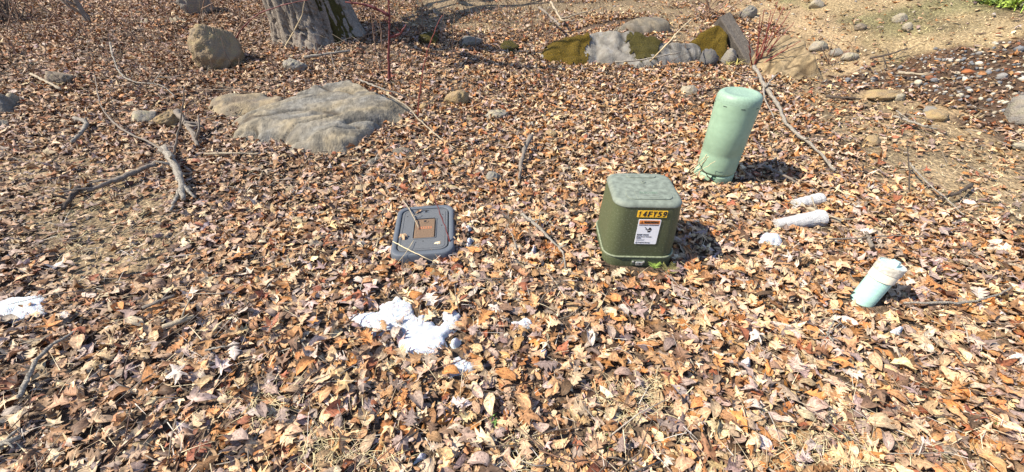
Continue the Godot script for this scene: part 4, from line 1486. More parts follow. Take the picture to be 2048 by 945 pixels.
	for s in [-1, 1]:
		var nut := lathe([Vector2(0.0001, 0.0), Vector2(0.006, 0.0), Vector2(0.006, 0.005), Vector2(0.0001, 0.006)], 6)
		nut.turned(Vector3(0, 0.002, 0))
		var nn := obj("nut", nut.flat(), M.steel, latch)
		nn.transform = Transform3D(Basis(Vector3.RIGHT, PI / 2.0), Vector3(s * 0.029, 0.008, 0.006))

func extrude(o: Geo, shape: Array, d: float) -> void:
	var poly := PackedVector2Array(shape)
	var idx := Geometry2D.triangulate_polygon(poly)
	for z in [0.0, d]:
		var s := o.v.size()
		for p in poly:
			o.v.append(Vector3(p.x, p.y, z)); o.uv.append(p); o.c.append(Color.WHITE)
		for k in range(0, idx.size(), 3):
			o.tri(s + idx[k], s + idx[k + 1], s + idx[k + 2])
	var n := poly.size()
	for k in n:
		o.quad(k, (k + 1) % n, n + (k + 1) % n, n + k)

func arc_panel(r0: float, r1: float, y0: float, y1: float, a0: float, a1: float, round_low := 0.0) -> ArrayMesh:
	var o := Geo.new()
	var rs := []
	var seg := 18
	for k in seg + 1:
		var f := float(k) / seg
		var a := lerpf(a0, a1, f)
		var e := clampf(minf(f, 1.0 - f) * 6.0, 0.0, 1.0)
		var low := y0 + round_low * (1.0 - sqrt(1.0 - (1.0 - e) * (1.0 - e)))
		var d := Vector3(cos(a), 0, sin(a))
		rs.append([d * r0 + Vector3(0, low, 0), d * r1 + Vector3(0, low, 0), d * r1 + Vector3(0, lerpf(low, y1, 0.85), 0), d * (r1 - 0.006) + Vector3(0, y1, 0), d * r0 + Vector3(0, y1, 0)])
	o.rows(rs, true)
	for e in [0, seg]:
		var s := o.v.size()
		for p in rs[e]:
			o.v.append(p); o.uv.append(Vector2.ZERO); o.c.append(Color.WHITE)
		o.tri(s, s + 1, s + 2); o.tri(s, s + 2, s + 3); o.tri(s, s + 3, s + 4)
	return o.flat()

func make_pedestal() -> void:
	var at := Vector3(1.535, 0.0, -2.775)
	at.y = ground(at.x, at.z)
	var t := thing("pedestal", "tall mint green plastic telecom pedestal with a domed cap, behind the olive box", "utility pedestal", at)
	keep_out.append(disc(Vector2(at.x, at.z), 0.15))
	var o := lathe([Vector2(0.127, 0.066), Vector2(0.131, 0.066), Vector2(0.1335, 0.08), Vector2(0.135, 0.20), Vector2(0.1355, 0.228), Vector2(0.1365, 0.23), Vector2(0.139, 0.40), Vector2(0.1425, 0.55), Vector2(0.1432, 0.575)], 72)
	o.turned(Vector3(0, 0.3, 0))
	obj("cover", o.smooth(), M.mint, t)
	o = lathe([Vector2(0.1432, 0.575), Vector2(0.1428, 0.59), Vector2(0.140, 0.607), Vector2(0.134, 0.622), Vector2(0.122, 0.632), Vector2(0.105, 0.636), Vector2(0.098, 0.634), Vector2(0.093, 0.631), Vector2(0.04, 0.632), Vector2(0.0005, 0.633)], 72)
	o.turned(Vector3(0, 0.3, 0))
	var cap := obj("cap", o.smooth(), M.mint_top, t)
	# slots under the cap
	for a in [1.75, 2.55, 1.0, 3.4]:
		obj("slot", arc_panel(0.140, 0.1440, 0.560, 0.5645, a - 0.09, a + 0.09), M.black, cap)
	o = lathe([Vector2(0.120, -0.06), Vector2(0.120, 0.075), Vector2(0.0005, 0.075)], 48)
	o.turned(Vector3(0, 0.0, 0))
	obj("base", o.smooth(), M.dark_mint, t)
	for a in [[2.16, 3.6], [0.55, 1.92], [3.66, 4.9], [5.0, 6.7]]:
		obj("flap", arc_panel(0.121, 0.1325, -0.03, 0.060, a[0], a[1], 0.03), M.mint, t)
	var bulge := obj("side_lug", boulder(Vector3(0.025, 0.055, 0.04), 3, 0, 0.0, 0.0, 20), M.mint, t)
	bulge.position = Vector3(-0.13, 0.03, 0.0)

func make_meter_box() -> void:
	var at := Vector3(-0.534, 0.0, -2.025)
	var turn := 0.12
	at.y = ground(at.x, at.z) + 0.016
	var t := thing("meter_box", "low dark grey plastic meter box with a rusty brown reader lid, set in the leaves", "meter box", at, turn)
	keep_out.append(square(Vector2(at.x, at.z), 0.33, 0.48, turn))
	var o := Geo.new()
	var rs := [ring(0.375, 0.53, 0.075, -0.06), ring(0.362, 0.516, 0.07, 0.03), ring(0.352, 0.506, 0.066, 0.042), ring(0.345, 0.50, 0.064, 0.045), ring(0.300, 0.445, 0.05, 0.046), ring(0.297, 0.442, 0.05, 0.043), ring(0.293, 0.438, 0.05, 0.02)]
	o.rows(rs, true)
	o.turned(Vector3(0, -0.3, 0))
	obj("frame", o.smooth(), M.plastic, t)
	o = Geo.new()
	rs = [ring(0.286, 0.430, 0.048, 0.02), ring(0.284, 0.428, 0.047, 0.041), ring(0.280, 0.424, 0.045, 0.0435), ring(0.258, 0.402, 0.034, 0.0435), ring(0.256, 0.400, 0.033, 0.0415), ring(0.254, 0.398, 0.032, 0.0415), ring(0.252, 0.396, 0.031, 0.0437)]
	# the lid's inner opening for the reader lid
	rs.append(shift(ring(0.144, 0.218, 0.014, 0.0437), Vector3(0.004, 0, 0.0)))
	rs.append(shift(ring(0.140, 0.214, 0.012, 0.0475), Vector3(0.004, 0, 0.0)))
	rs.append(shift(ring(0.132, 0.206, 0.010, 0.0475), Vector3(0.004, 0, 0.0)))
	rs.append(shift(ring(0.130, 0.204, 0.009, 0.03), Vector3(0.004, 0, 0.0)))
	o.rows(rs, true)
	o.cap(rs[-1], Vector3(0.004, 0.03, 0.0))
	o.turned(Vector3(0, -0.6, 0))
	var lid := obj("lid", o.flat(), M.lid, t)
	var up := Basis(Vector3.RIGHT, -PI / 2.0)
	var reader := obj("reader_lid", plate(0.122, 0.196, 0.014, 0.008), M.rust, t)
	reader.transform = Transform3D(up, Vector3(0.004, 0.032, 0.0))
	var bumps := Geo.new()
	for a in 13:
		for b in 21:
			if (a + b) % 2 == 0 or absf(b - 10.0) < 2.0 and a > 0 and a < 12 or b > 16 and absf(a - 6.0) < 3.0:
				continue
			var c := Vector3((a - 6.0) * 0.0080, (b - 10.0) * 0.0080, 0.014)
			var s := bumps.v.size()
			for q in [Vector3(0.0034, 0, 0), Vector3(0, 0.0034, 0), Vector3(-0.0034, 0, 0), Vector3(0, -0.0034, 0), Vector3(0, 0, 0.0022)]:
				bumps.v.append(c + q); bumps.uv.append(Vector2.ZERO); bumps.c.append(Color.WHITE)
			for k in 4:
				bumps.tri(s + k, s + (k + 1) % 4, s + 4)
	bumps.turned(Vector3(0, 0, -1))
	obj("tread", bumps.flat(), M.rust, reader).set_meta("kind", "stuff")
	obj("nameplate", plate(0.084, 0.024, 0.0014, 0.002), M.rust_red, reader).position = Vector3(0.0, 0.0015, 0.0138)
	for k in 5:
		obj("raised_bar", plate(0.007, 0.016, 0.0012, 0.001), M.rust, reader).position = Vector3(-0.03 + 0.015 * k, 0.0015, 0.0150)
	var boss := lathe([Vector2(0.0001, 0.0), Vector2(0.019, 0.0), Vector2(0.019, 0.0024), Vector2(0.017, 0.003), Vector2(0.0001, 0.003)], 24)
	boss.turned(Vector3(0, 0.001, 0))
	var bo := obj("boss", boss.flat(), M.rust, reader)
	bo.transform = Transform3D(Basis(Vector3.RIGHT, PI / 2.0), Vector3(0.0, 0.068, 0.0138))
	obj("key_hole", plate(0.014, 0.018, 0.0012, 0.001), M.black, reader).position = Vector3(0.0, 0.068, 0.0165)
	# the lifting notch
	var notch := obj("lifting_notch", plate(0.034, 0.026, 0.0012, 0.004), M.plastic, lid)
	notch.transform = Transform3D(up, Vector3(0.002, 0.0437, -0.183))
	obj("notch_hole", plate(0.014, 0.018, 0.0012, 0.001), M.black, lid).transform = Transform3D(up, Vector3(0.004, 0.0452, -0.183))
	obj("notch_hole", plate(0.034, 0.005, 0.0012, 0.001), M.black, lid).transform = Transform3D(up, Vector3(0.002, 0.0456, -0.195))
	for p in [Vector2(-0.11, -0.14), Vector2(0.11, -0.14), Vector2(-0.11, 0.06), Vector2(0.10, 0.165), Vector2(0.0, 0.13), Vector2(0.105, -0.02)]:
		var sc := lathe([Vector2(0.0001, 0.0), Vector2(0.004, 0.0), Vector2(0.0035, 0.0015), Vector2(0.0001, 0.0016)], 10)
		sc.turned(Vector3(0, 0.0005, 0))
		obj("screw", sc.flat(), M.black, lid).position = Vector3(p.x, 0.0437, p.y)

func make_pipe() -> void:
	var at := Vector3(1.773, 0.0, -1.468)
	at.y = ground(at.x, at.z)
	var t := thing("cleanout_pipe", "short pale aqua plastic cleanout pipe with a cream collar and capped end", "pipe", at)
	t.rotation = Vector3(-0.08, 0, -0.19)
	t.scale = Vector3(0.92, 1.14, 0.92)
	keep_out.append(disc(Vector2(at.x, at.z + 0.015), 0.088))
	var o := lathe([Vector2(0.056, -0.1), Vector2(0.0565, 0.126)], 48)
	o.turned(Vector3(0, 0, 0))
	obj("pipe", o.smooth(), M.aqua, t)
	o = lathe([Vector2(0.0566, 0.120), Vector2(0.0615, 0.120), Vector2(0.0610, 0.122), Vector2(0.0605, 0.156), Vector2(0.0600, 0.158), Vector2(0.058, 0.159)], 48)
	o.turned(Vector3(0, 0.14, 0))
	obj("collar", o.smooth(), M.cream, t)
	o = lathe([Vector2(0.058, 0.159), Vector2(0.0620, 0.159), Vector2(0.0632, 0.161), Vector2(0.0632, 0.194), Vector2(0.0622, 0.197), Vector2(0.058, 0.197), Vector2(0.0575, 0.190), Vector2(0.0005, 0.190)], 48)
	o.turned(Vector3(0, 0.17, 0))
	var cap := obj("cap", o.flat(), M.cream_cap, t)
	var disc_top := lathe([Vector2(0.0570, 0.1905), Vector2(0.0570, 0.1925), Vector2(0.0005, 0.193)], 48)
	disc_top.turned(Vector3(0, 0.15, 0))
	obj("plug", disc_top.flat(), M.cap, cap)
	var nut := obj("square_nut", plate(0.042, 0.042, 0.02, 0.004), M.cap, cap)
	nut.transform = Transform3D(Basis(Vector3.UP, 0.5) * Basis(Vector3.RIGHT, -PI / 2.0), Vector3(0.006, 0.1928, 0.0))

func make_logs() -> void:
	# an end-cut log lies along a line; bark, and the pale cut face as a part
	for d in [
		["birch_log", "larger white barked log piece lying on the loose stick in the leaves", Vector3(1.660, 0.016, -2.110), Vector3(1.968, 0.037, -2.156), 0.032, 0.054],
		["birch_log", "smaller white barked log piece behind the larger one, at the stick's upper end", Vector3(1.905, 0.019, -2.339), Vector3(2.111, 0.030, -2.398), 0.036, 0.043],
	]:
		var t := thing(d[0], d[1], "log")
		var a: Vector3 = d[2]
		var b: Vector3 = d[3]
		var o := Geo.new()
		var line := []
		var rad := []
		for k in 15:
			line.append(a.lerp(b, k / 14.0))
			rad.append(lerpf(d[4], d[5], k / 14.0) * (1.0 + 0.05 * rng.randf_range(-1, 1)))
		tube(o, line, rad, 40, Color.WHITE, 0.06)
		obj("bark", o.flat(), M.birch, t)
		var end := Geo.new()
		var dir := (b - a).normalized()
		tube(end, [b - dir * 0.004, b + dir * 0.003], [d[5] * 0.93, d[5] * 0.9], 22)
		obj("cut_end", end.flat(), M.pale_stick, t)
		keep_out.append(PackedVector2Array([Vector2(a.x, a.z) + Vector2(0, 0.02), Vector2(b.x, b.z) + Vector2(0, 0.035), Vector2(b.x, b.z) - Vector2(0, 0.035), Vector2(a.x, a.z) - Vector2(0, 0.02)]))
	var s := obj("stick", stick_mesh([Vector3(1.913, 0.034, -2.340), Vector3(1.986, 0.036, -2.228), Vector3(2.069, 0.031, -2.120)], 0.017, 0.013, 0.002, 8), M.bare_wood)
	tag(s, "bare tan stick passing under the two white log pieces", "stick")

# ---------------------------------------------------------------- snow

func snow(label: String, out: Array, high := 0.03, sd := 5) -> void:
	var o := obj("snow_patch", ledge(out, high, sd, 0.3, 0.006, 0.0, 24, 0.014, 0.05, [Color.WHITE, Color.WHITE, Color.WHITE], 0.03), M.snow)
	tag(o, label, "snow", "snow patches left in the leaves")
	keep_out.append(plan(out, 0.006))
	snow_zones.append(plan(out, -0.01))

func snow_dab(label: String, at: Vector2, w: float, d: float, sd: int) -> void:
	var out := []
	for k in 11:
		var a := TAU * k / 11.0
		var r := 1.0 + 0.5 * soft.get_noise_2d(k * 5.7, sd * 13.0) + (0.25 if k % 3 == 0 else -0.1)
		out.append(Vector3(at.x + w * r * cos(a), 0.03, at.y + d * r * sin(a)))
	snow(label, out, 0.042, sd)
	keep_out.append(disc(at, maxf(w, d) + 0.022))

func make_snow() -> void:
	var h := 0.024
	snow("large snow patch, left half of the big pair below the meter box", [Vector3(-0.748, 0.014, -1.320), Vector3(-0.713, 0.014, -1.360), Vector3(-0.665, 0.014, -1.395), Vector3(-0.688, 0.014, -1.460), Vector3(-0.645, 0.014, -1.467), Vector3(-0.600, 0.014, -1.513), Vector3(-0.558, 0.014, -1.461), Vector3(-0.513, 0.014, -1.439), Vector3(-0.493, 0.014, -1.390), Vector3(-0.445, 0.014, -1.343), Vector3(-0.460, 0.014, -1.298), Vector3(-0.504, 0.014, -1.260), Vector3(-0.548, 0.014, -1.271), Vector3(-0.586, 0.014, -1.258), Vector3(-0.617, 0.014, -1.246), Vector3(-0.648, 0.014, -1.233), Vector3(-0.697, 0.014, -1.276), Vector3(-0.722, 0.014, -1.294)], h, 201)
	snow("large snow patch, right half of the big pair below the meter box", [Vector3(-0.518, 0.014, -1.165), Vector3(-0.490, 0.014, -1.200), Vector3(-0.488, 0.014, -1.254), Vector3(-0.450, 0.014, -1.292), Vector3(-0.432, 0.014, -1.324), Vector3(-0.390, 0.014, -1.299), Vector3(-0.361, 0.014, -1.324), Vector3(-0.353, 0.014, -1.363), Vector3(-0.321, 0.014, -1.383), Vector3(-0.264, 0.014, -1.351), Vector3(-0.264, 0.014, -1.300), Vector3(-0.291, 0.014, -1.258), Vector3(-0.318, 0.014, -1.222), Vector3(-0.310, 0.014, -1.160), Vector3(-0.345, 0.014, -1.132), Vector3(-0.381, 0.014, -1.114), Vector3(-0.431, 0.014, -1.102), Vector3(-0.450, 0.014, -1.134)], h, 202)
	snow("small snow patch directly below the big pair, lower of the two dabs", [Vector3(-0.268, 0.014, -1.108), Vector3(-0.231, 0.014, -1.120), Vector3(-0.191, 0.014, -1.111), Vector3(-0.171, 0.014, -1.081), Vector3(-0.186, 0.014, -1.051), Vector3(-0.224, 0.014, -1.054), Vector3(-0.248, 0.014, -1.078)], 0.03, 203)
	snow_dab("small snow dab just right of the big pair, above the lower dab", Vector2(-0.235, -1.190), 0.022, 0.022, 204)
	snow("snow patch at the picture's edge below the straw, the only one among the dark leaves", [Vector3(-2.535, 0.014, -1.346), Vector3(-2.564, 0.014, -1.449), Vector3(-2.498, 0.014, -1.485), Vector3(-2.360, 0.014, -1.487), Vector3(-2.323, 0.014, -1.425), Vector3(-2.305, 0.014, -1.358), Vector3(-2.396, 0.014, -1.352)], 0.035, 205)
	snow("small snow patch on its own right of the big pair", [Vector3(-0.010, 0.014, -1.328), Vector3(0.029, 0.014, -1.359), Vector3(0.081, 0.014, -1.341), Vector3(0.104, 0.014, -1.299), Vector3(0.084, 0.014, -1.264), Vector3(0.037, 0.014, -1.275)], 0.03, 206)
	snow("bluish snow patch with a leaf on it between the olive box and the log pieces", [Vector3(1.487, 0.014, -1.977), Vector3(1.550, 0.014, -2.041), Vector3(1.612, 0.014, -2.053), Vector3(1.621, 0.014, -1.989), Vector3(1.617, 0.014, -1.927), Vector3(1.543, 0.014, -1.887), Vector3(1.496, 0.014, -1.887), Vector3(1.481, 0.014, -1.927)], 0.035, 207)
	snow("thin snow strip in the leaves against the meter box's right side", [Vector3(-0.283, 0.014, -1.970), Vector3(-0.237, 0.014, -1.997), Vector3(-0.215, 0.014, -1.946), Vector3(-0.229, 0.014, -1.889), Vector3(-0.261, 0.014, -1.862), Vector3(-0.289, 0.014, -1.911)], 0.03, 208)
	var leaf := ArrayMesh.new()
	leaf.add_surface_from_arrays(Mesh.PRIMITIVE_TRIANGLES, leaf_template(1, 0, 3))
	snow_dab("tiny snow dab above the thin strip beside the meter box", Vector2(-0.249, -2.079), 0.02, 0.014, 209)
	snow_dab("tiny snow dab in the leaves below the small lone patch", Vector2(0.150, -1.136), 0.018, 0.014, 210)
	snow_dab("snow dab with a dark leaf in it among the lower right leaves", Vector2(0.998, -1.081), 0.024, 0.026, 211)
	snow_dab("tiny snow dab midway between the lone patch and the olive box", Vector2(0.126, -1.838), 0.010, 0.022, 212)
	snow_dab("tiny snow dab at the upper edge of the bright leaves near the capped pipe", Vector2(1.771, -1.248), 0.024, 0.014, 213)
	snow_dab("tiny snow dab among the lowest leaves under the big pair", Vector2(-0.327, -0.702), 0.012, 0.012, 214)

# ---------------------------------------------------------------- sticks

func stick(label: String, pts: Array, r0: float, r1: float, mat: Material, branches := [], wobble := 0.005, called := "stick") -> void:
	var o := obj(called, stick_mesh(pts, r0, r1, wobble, 8, branches), mat)
	o.position.y = 0.018
	tag(o, label, "stick" if called == "stick" else called.replace("_", " "))

func make_sticks() -> void:
	stick("long pale fallen branch running from the red shoots past the mint pedestal", [Vector3(2.642, 0.298, -4.686), Vector3(2.574, 0.208, -4.240), Vector3(2.531, 0.151, -3.859), Vector3(2.447, 0.101, -3.524), Vector3(2.486, 0.062, -3.267), Vector3(2.481, 0.045, -3.034), Vector3(2.444, 0.025, -2.782)], 0.020, 0.010, M.pale_stick, [[Vector3(2.573, 0.223, -4.291), Vector3(2.438, 0.172, -3.938), Vector3(2.413, 0.102, -3.668)], [Vector3(2.543, 0.224, -4.189), Vector3(2.704, 0.257, -4.382), Vector3(2.802, 0.281, -4.477)]], 0.006, "branch")
	stick("thick peeling grey log with a forked tip lying left of the small slab rock", [Vector3(-2.776, 0.086, -3.038), Vector3(-2.582, 0.086, -2.836), Vector3(-2.374, 0.076, -2.595), Vector3(-2.286, 0.066, -2.485), Vector3(-2.208, 0.033, -2.349)], 0.031, 0.017, M.pale_stick, [[Vector3(-2.302, 0.066, -2.498), Vector3(-2.219, 0.055, -2.436), Vector3(-2.148, 0.032, -2.382)], [Vector3(-2.286, 0.066, -2.485), Vector3(-2.261, 0.034, -2.347), Vector3(-2.210, 0.029, -2.232)]], 0.006, "fallen_branch")
	stick("long thin whip branch arching left from the peeling log's upper end", [Vector3(-2.688, 0.090, -2.939), Vector3(-2.918, 0.121, -3.094), Vector3(-3.188, 0.136, -3.240), Vector3(-3.589, 0.145, -3.555), Vector3(-3.918, 0.190, -3.887), Vector3(-4.415, 0.275, -4.500)], 0.009, 0.003, M.stick, [], 0.004, "branch")
	stick("thin upright twig rising from the peeling log's upper end", [Vector3(-2.661, 0.071, -2.961), Vector3(-2.612, 0.215, -3.053), Vector3(-2.494, 0.395, -3.053), Vector3(-2.399, 0.563, -3.053)], 0.008, 0.003, M.stick, [[Vector3(-2.580, 0.248, -3.053), Vector3(-2.490, 0.356, -3.053), Vector3(-2.407, 0.459, -3.053)]], 0.004, "twig")
	stick("brown weathered branch lying left of the peeling log", [Vector3(-2.708, 0.065, -2.820), Vector3(-2.772, 0.060, -2.686), Vector3(-2.869, 0.048, -2.544), Vector3(-2.946, 0.038, -2.464)], 0.020, 0.013, M.stick, [], 0.006, "fallen_branch")
	stick("dark rotten stick at the lower end of the brown weathered branch", [Vector3(-3.015, 0.049, -2.487), Vector3(-2.972, 0.040, -2.369), Vector3(-2.920, 0.032, -2.246)], 0.020, 0.012, M.dark_stick)
	stick("bent grey stick shaped like a boomerang left of the whip branch", [Vector3(-3.971, 0.120, -3.618), Vector3(-3.847, 0.111, -3.571), Vector3(-3.788, 0.094, -3.520), Vector3(-3.742, 0.070, -3.375), Vector3(-3.714, 0.053, -3.248)], 0.019, 0.013, M.pale_stick, [], 0.003)
	stick("pale cut stick lying beside the dark earth mound", [Vector3(-5.222, 0.232, -4.619), Vector3(-4.893, 0.217, -4.414), Vector3(-4.635, 0.176, -4.280)], 0.015, 0.013, M.bare_wood, [], 0.003)
	stick("grey crooked branch in the litter between the whip and the boulder", [Vector3(-5.102, 0.344, -5.644), Vector3(-4.694, 0.277, -5.119), Vector3(-4.190, 0.212, -4.577), Vector3(-3.866, 0.196, -4.415), Vector3(-3.727, 0.185, -4.419), Vector3(-3.422, 0.138, -4.177)], 0.011, 0.005, M.pale_stick, [[Vector3(-3.773, 0.196, -4.417), Vector3(-3.812, 0.228, -4.558), Vector3(-3.887, 0.256, -4.767)], [Vector3(-3.828, 0.210, -4.584), Vector3(-3.687, 0.208, -4.590), Vector3(-3.550, 0.224, -4.686)]], 0.006, "branch")
	stick("dark root like stub beside the pair of pale tan stones", [Vector3(-3.065, 0.160, -3.687), Vector3(-2.861, 0.132, -3.469), Vector3(-2.690, 0.089, -3.287), Vector3(-2.611, 0.051, -3.172)], 0.028, 0.012, M.stick, [[Vector3(-2.843, 0.141, -3.446), Vector3(-2.739, 0.130, -3.453), Vector3(-2.706, 0.079, -3.464)]], 0.012, "root_stub")
	stick("long straight pale twig lying below the broad flat rock", [Vector3(-2.455, 0.051, -3.022), Vector3(-2.257, 0.057, -3.018), Vector3(-2.031, 0.044, -3.036)], 0.009, 0.007, M.bare_wood, [], 0.002, "twig")
	stick("dark bark covered branch standing in the leaves above the meter box's right", [Vector3(0.157, 0.117, -3.203), Vector3(0.104, 0.093, -3.043), Vector3(0.069, 0.057, -2.851), Vector3(0.059, 0.019, -2.670)], 0.020, 0.010, M.stick, [], 0.005)
	stick("crooked pale twig lying between the meter box and the olive box", [Vector3(0.063, 0.045, -2.157), Vector3(0.167, 0.061, -1.983), Vector3(0.239, 0.062, -1.836), Vector3(0.289, 0.051, -1.761), Vector3(0.287, 0.018, -1.660)], 0.011, 0.004, M.pale_stick, [[Vector3(0.117, 0.048, -2.075), Vector3(0.172, 0.069, -2.066), Vector3(0.220, 0.060, -2.046)], [Vector3(0.264, 0.061, -1.801), Vector3(0.291, 0.071, -1.798), Vector3(0.315, 0.081, -1.821)]], 0.004, "twig")
	stick("curved pale stick in the nearest left corner litter", [Vector3(-1.965, 0.033, -1.227), Vector3(-1.993, 0.044, -1.145), Vector3(-1.983, 0.047, -1.056), Vector3(-1.938, 0.038, -0.962), Vector3(-1.912, 0.029, -0.898)], 0.006, 0.009, M.pale_stick, [], 0.002)
	stick("grey stick in leaves on the lower left beside the picture's edge", [Vector3(-1.819, 0.038, -0.709), Vector3(-1.769, 0.047, -0.719), Vector3(-1.748, 0.037, -0.741)], 0.012, 0.008, M.pale_stick, [], 0.002)
	stick("short straight stick in the leaves left of the snow pair", [Vector3(-1.764, 0.034, -1.365), Vector3(-1.710, 0.045, -1.401), Vector3(-1.665, 0.037, -1.443)], 0.009, 0.006, M.stick, [], 0.002)
	stick("stout pale stick piece among leaves left of the big snow pair", [Vector3(-1.579, 0.043, -1.241), Vector3(-1.524, 0.049, -1.265), Vector3(-1.477, 0.045, -1.305)], 0.012, 0.009, M.bare_wood, [], 0.002)
	stick("white peeled twig lying below the stout pale stick", [Vector3(-1.311, 0.044, -1.113), Vector3(-1.248, 0.050, -1.124), Vector3(-1.184, 0.047, -1.143)], 0.006, 0.003, M.pale_stick, [], 0.002, "twig")
	stick("thin pale branch lying over the right end of the broad flat rock", [Vector3(-1.445, 0.347, -4.001), Vector3(-1.177, 0.331, -3.777), Vector3(-1.023, 0.289, -3.767), Vector3(-0.962, 0.250, -3.777)], 0.009, 0.006, M.pale_stick, [], 0.004, "branch")
	stick("thin tan branch drooping from the broad flat rock toward the meter box", [Vector3(-1.150, 0.290, -3.765), Vector3(-0.959, 0.217, -3.672), Vector3(-0.828, 0.120, -3.572), Vector3(-0.615, 0.065, -3.302), Vector3(-0.471, 0.046, -3.145)], 0.008, 0.004, M.bare_wood, [], 0.004, "branch")
	stick("dark stick leaning in the leaves right of the mint pedestal", [Vector3(1.929, 0.038, -2.847), Vector3(1.977, 0.041, -2.721), Vector3(2.062, 0.020, -2.623)], 0.012, 0.008, M.stick, [], 0.003)
	stick("dark broken stick at the end of the fine forked twig, right side thin grass", [Vector3(3.284, 0.026, -2.568), Vector3(3.061, 0.030, -2.437), Vector3(2.911, 0.012, -2.389)], 0.013, 0.007, M.dark_stick, [], 0.004)
	stick("fine forked pale twig lying on thin grass right of the log pieces", [Vector3(3.065, 0.046, -2.873), Vector3(2.988, 0.030, -2.604), Vector3(2.954, 0.021, -2.386), Vector3(2.907, 0.016, -2.194)], 0.007, 0.004, M.pale_stick, [], 0.003, "twig")
	stick("thin standing twig beside the fine forked twig", [Vector3(2.868, -0.018, -2.573), Vector3(2.792, 0.120, -2.573), Vector3(2.711, 0.244, -2.573), Vector3(2.645, 0.346, -2.573)], 0.005, 0.003, M.stick, [], 0.002, "twig")
	stick("grey branch lying in leaves under the gravel bank beside the tan cobble", [Vector3(3.478, 0.129, -3.646), Vector3(3.500, 0.135, -3.508), Vector3(3.562, 0.127, -3.414), Vector3(3.662, 0.109, -3.390)], 0.012, 0.007, M.pale_stick, [[Vector3(3.507, 0.165, -3.687), Vector3(3.524, 0.142, -3.562), Vector3(3.504, 0.135, -3.508)]], 0.004, "branch")
	stick("black strip of rotten wood left of the flat tan slab stone", [Vector3(3.146, 0.151, -4.135), Vector3(3.285, 0.161, -4.046), Vector3(3.414, 0.160, -4.018)], 0.016, 0.010, M.dark_stick, [], 0.004)
	stick("tan broken stick lying on the upper gravel", [Vector3(3.971, 0.308, -4.379), Vector3(4.044, 0.324, -4.319), Vector3(4.131, 0.315, -4.281)], 0.017, 0.010, M.bare_wood, [], 0.004)
	stick("dark dead branch at the gravel bank's upper tip", [Vector3(3.969, 0.350, -4.812), Vector3(4.130, 0.402, -4.768), Vector3(4.280, 0.460, -4.780)], 0.012, 0.006, M.dark_stick, [[Vector3(4.068, 0.379, -4.779), Vector3(4.007, 0.352, -4.637), Vector3(3.946, 0.312, -4.553)]], 0.005, "branch")
	stick("long thin twig lying right of the cleanout pipe", [Vector3(1.893, 0.036, -1.397), Vector3(2.069, 0.045, -1.388), Vector3(2.284, 0.043, -1.410), Vector3(2.509, 0.048, -1.494)], 0.006, 0.004, M.pale_stick, [], 0.004, "twig")
	stick("thin dark twig lying behind the cleanout pipe", [Vector3(1.855, 0.033, -1.912), Vector3(2.049, 0.035, -1.919), Vector3(2.259, 0.027, -1.958), Vector3(2.473, 0.015, -1.955)], 0.005, 0.003, M.stick, [], 0.003, "twig")
	stick("dry grey stub standing just behind the capped pipe", [Vector3(2.067, 0.026, -1.846), Vector3(2.084, 0.034, -1.901), Vector3(2.140, 0.021, -1.997)], 0.012, 0.007, M.stick, [], 0.003)
	stick("pale forked twig in leaves below the olive box and left of the pipe", [Vector3(1.481, 0.036, -1.276), Vector3(1.413, 0.033, -1.215), Vector3(1.423, 0.022, -1.173)], 0.004, 0.003, M.pale_stick, [[Vector3(1.508, 0.047, -1.267), Vector3(1.432, 0.044, -1.217), Vector3(1.370, 0.022, -1.173)]], 0.002, "twig")
	stick("dry tan stalk lying across the meter box's upper left corner", [Vector3(-0.744, 0.013, -2.381), Vector3(-0.655, 0.052, -2.204), Vector3(-0.600, 0.055, -2.086), Vector3(-0.562, 0.044, -2.006)], 0.0045, 0.003, M.bare_wood, [[Vector3(-0.623, 0.051, -2.137), Vector3(-0.597, 0.051, -2.136), Vector3(-0.584, 0.047, -2.165)]], 0.002, "stalk")
	stick("pale thin stalk lying across the meter box's lower edge", [Vector3(-0.693, 0.037, -1.888), Vector3(-0.587, 0.053, -1.794), Vector3(-0.485, 0.045, -1.733), Vector3(-0.422, 0.012, -1.729)], 0.0035, 0.002, M.straw_stem, [[Vector3(-0.570, 0.043, -1.889), Vector3(-0.585, 0.050, -1.779), Vector3(-0.643, 0.009, -1.699)]], 0.002, "stalk")
	stick("dark branch with pale bark patches lying on the slope above the grey outcrop", [Vector3(0.388, 0.596, -6.682), Vector3(0.532, 0.520, -6.426), Vector3(0.636, 0.477, -6.010)], 0.02, 0.013, M.stick, [], 0.008, "branch")
	stick("bleached forked branch above the grey outcrop, right of the dark branch", [Vector3(0.589, 0.624, -7.071), Vector3(0.635, 0.546, -6.674), Vector3(0.693, 0.505, -6.205), Vector3(0.855, 0.506, -6.198)], 0.018, 0.010, M.bare_wood, [[Vector3(0.662, 0.512, -6.316), Vector3(0.940, 0.565, -6.371), Vector3(1.254, 0.605, -6.619)]], 0.01, "branch")
	stick("long grey dead limb lying in front of the trunk's roots", [Vector3(-2.465, 0.275, -5.176), Vector3(-2.243, 0.294, -5.235), Vector3(-1.982, 0.309, -5.370)], 0.017, 0.012, M.pale_stick, [], 0.005, "branch")
	stick("thin long dead stem arching over the grey outcrop's right end", [Vector3(1.605, 0.266, -5.027), Vector3(1.655, 0.482, -4.773), Vector3(1.860, 0.609, -4.997), Vector3(2.067, 0.650, -5.303)], 0.008, 0.005, M.straw_stem, [], 0.004, "stem")
	stick("long pale stem lying along the foot of the outcrop", [Vector3(1.194, 0.261, -5.002), Vector3(1.520, 0.305, -4.955), Vector3(1.922, 0.368, -5.008)], 0.010, 0.006, M.pale_stick, [], 0.005, "stem")
	# the weathered plank leaning on the rocks
	var a := Vector3(2.705, 0.526, -5.341)
	a = Vector3(2.556, 0.656, -5.077)
	var b := Vector3(2.894, 0.178, -5.155)
	a.z = b.z - 0.42
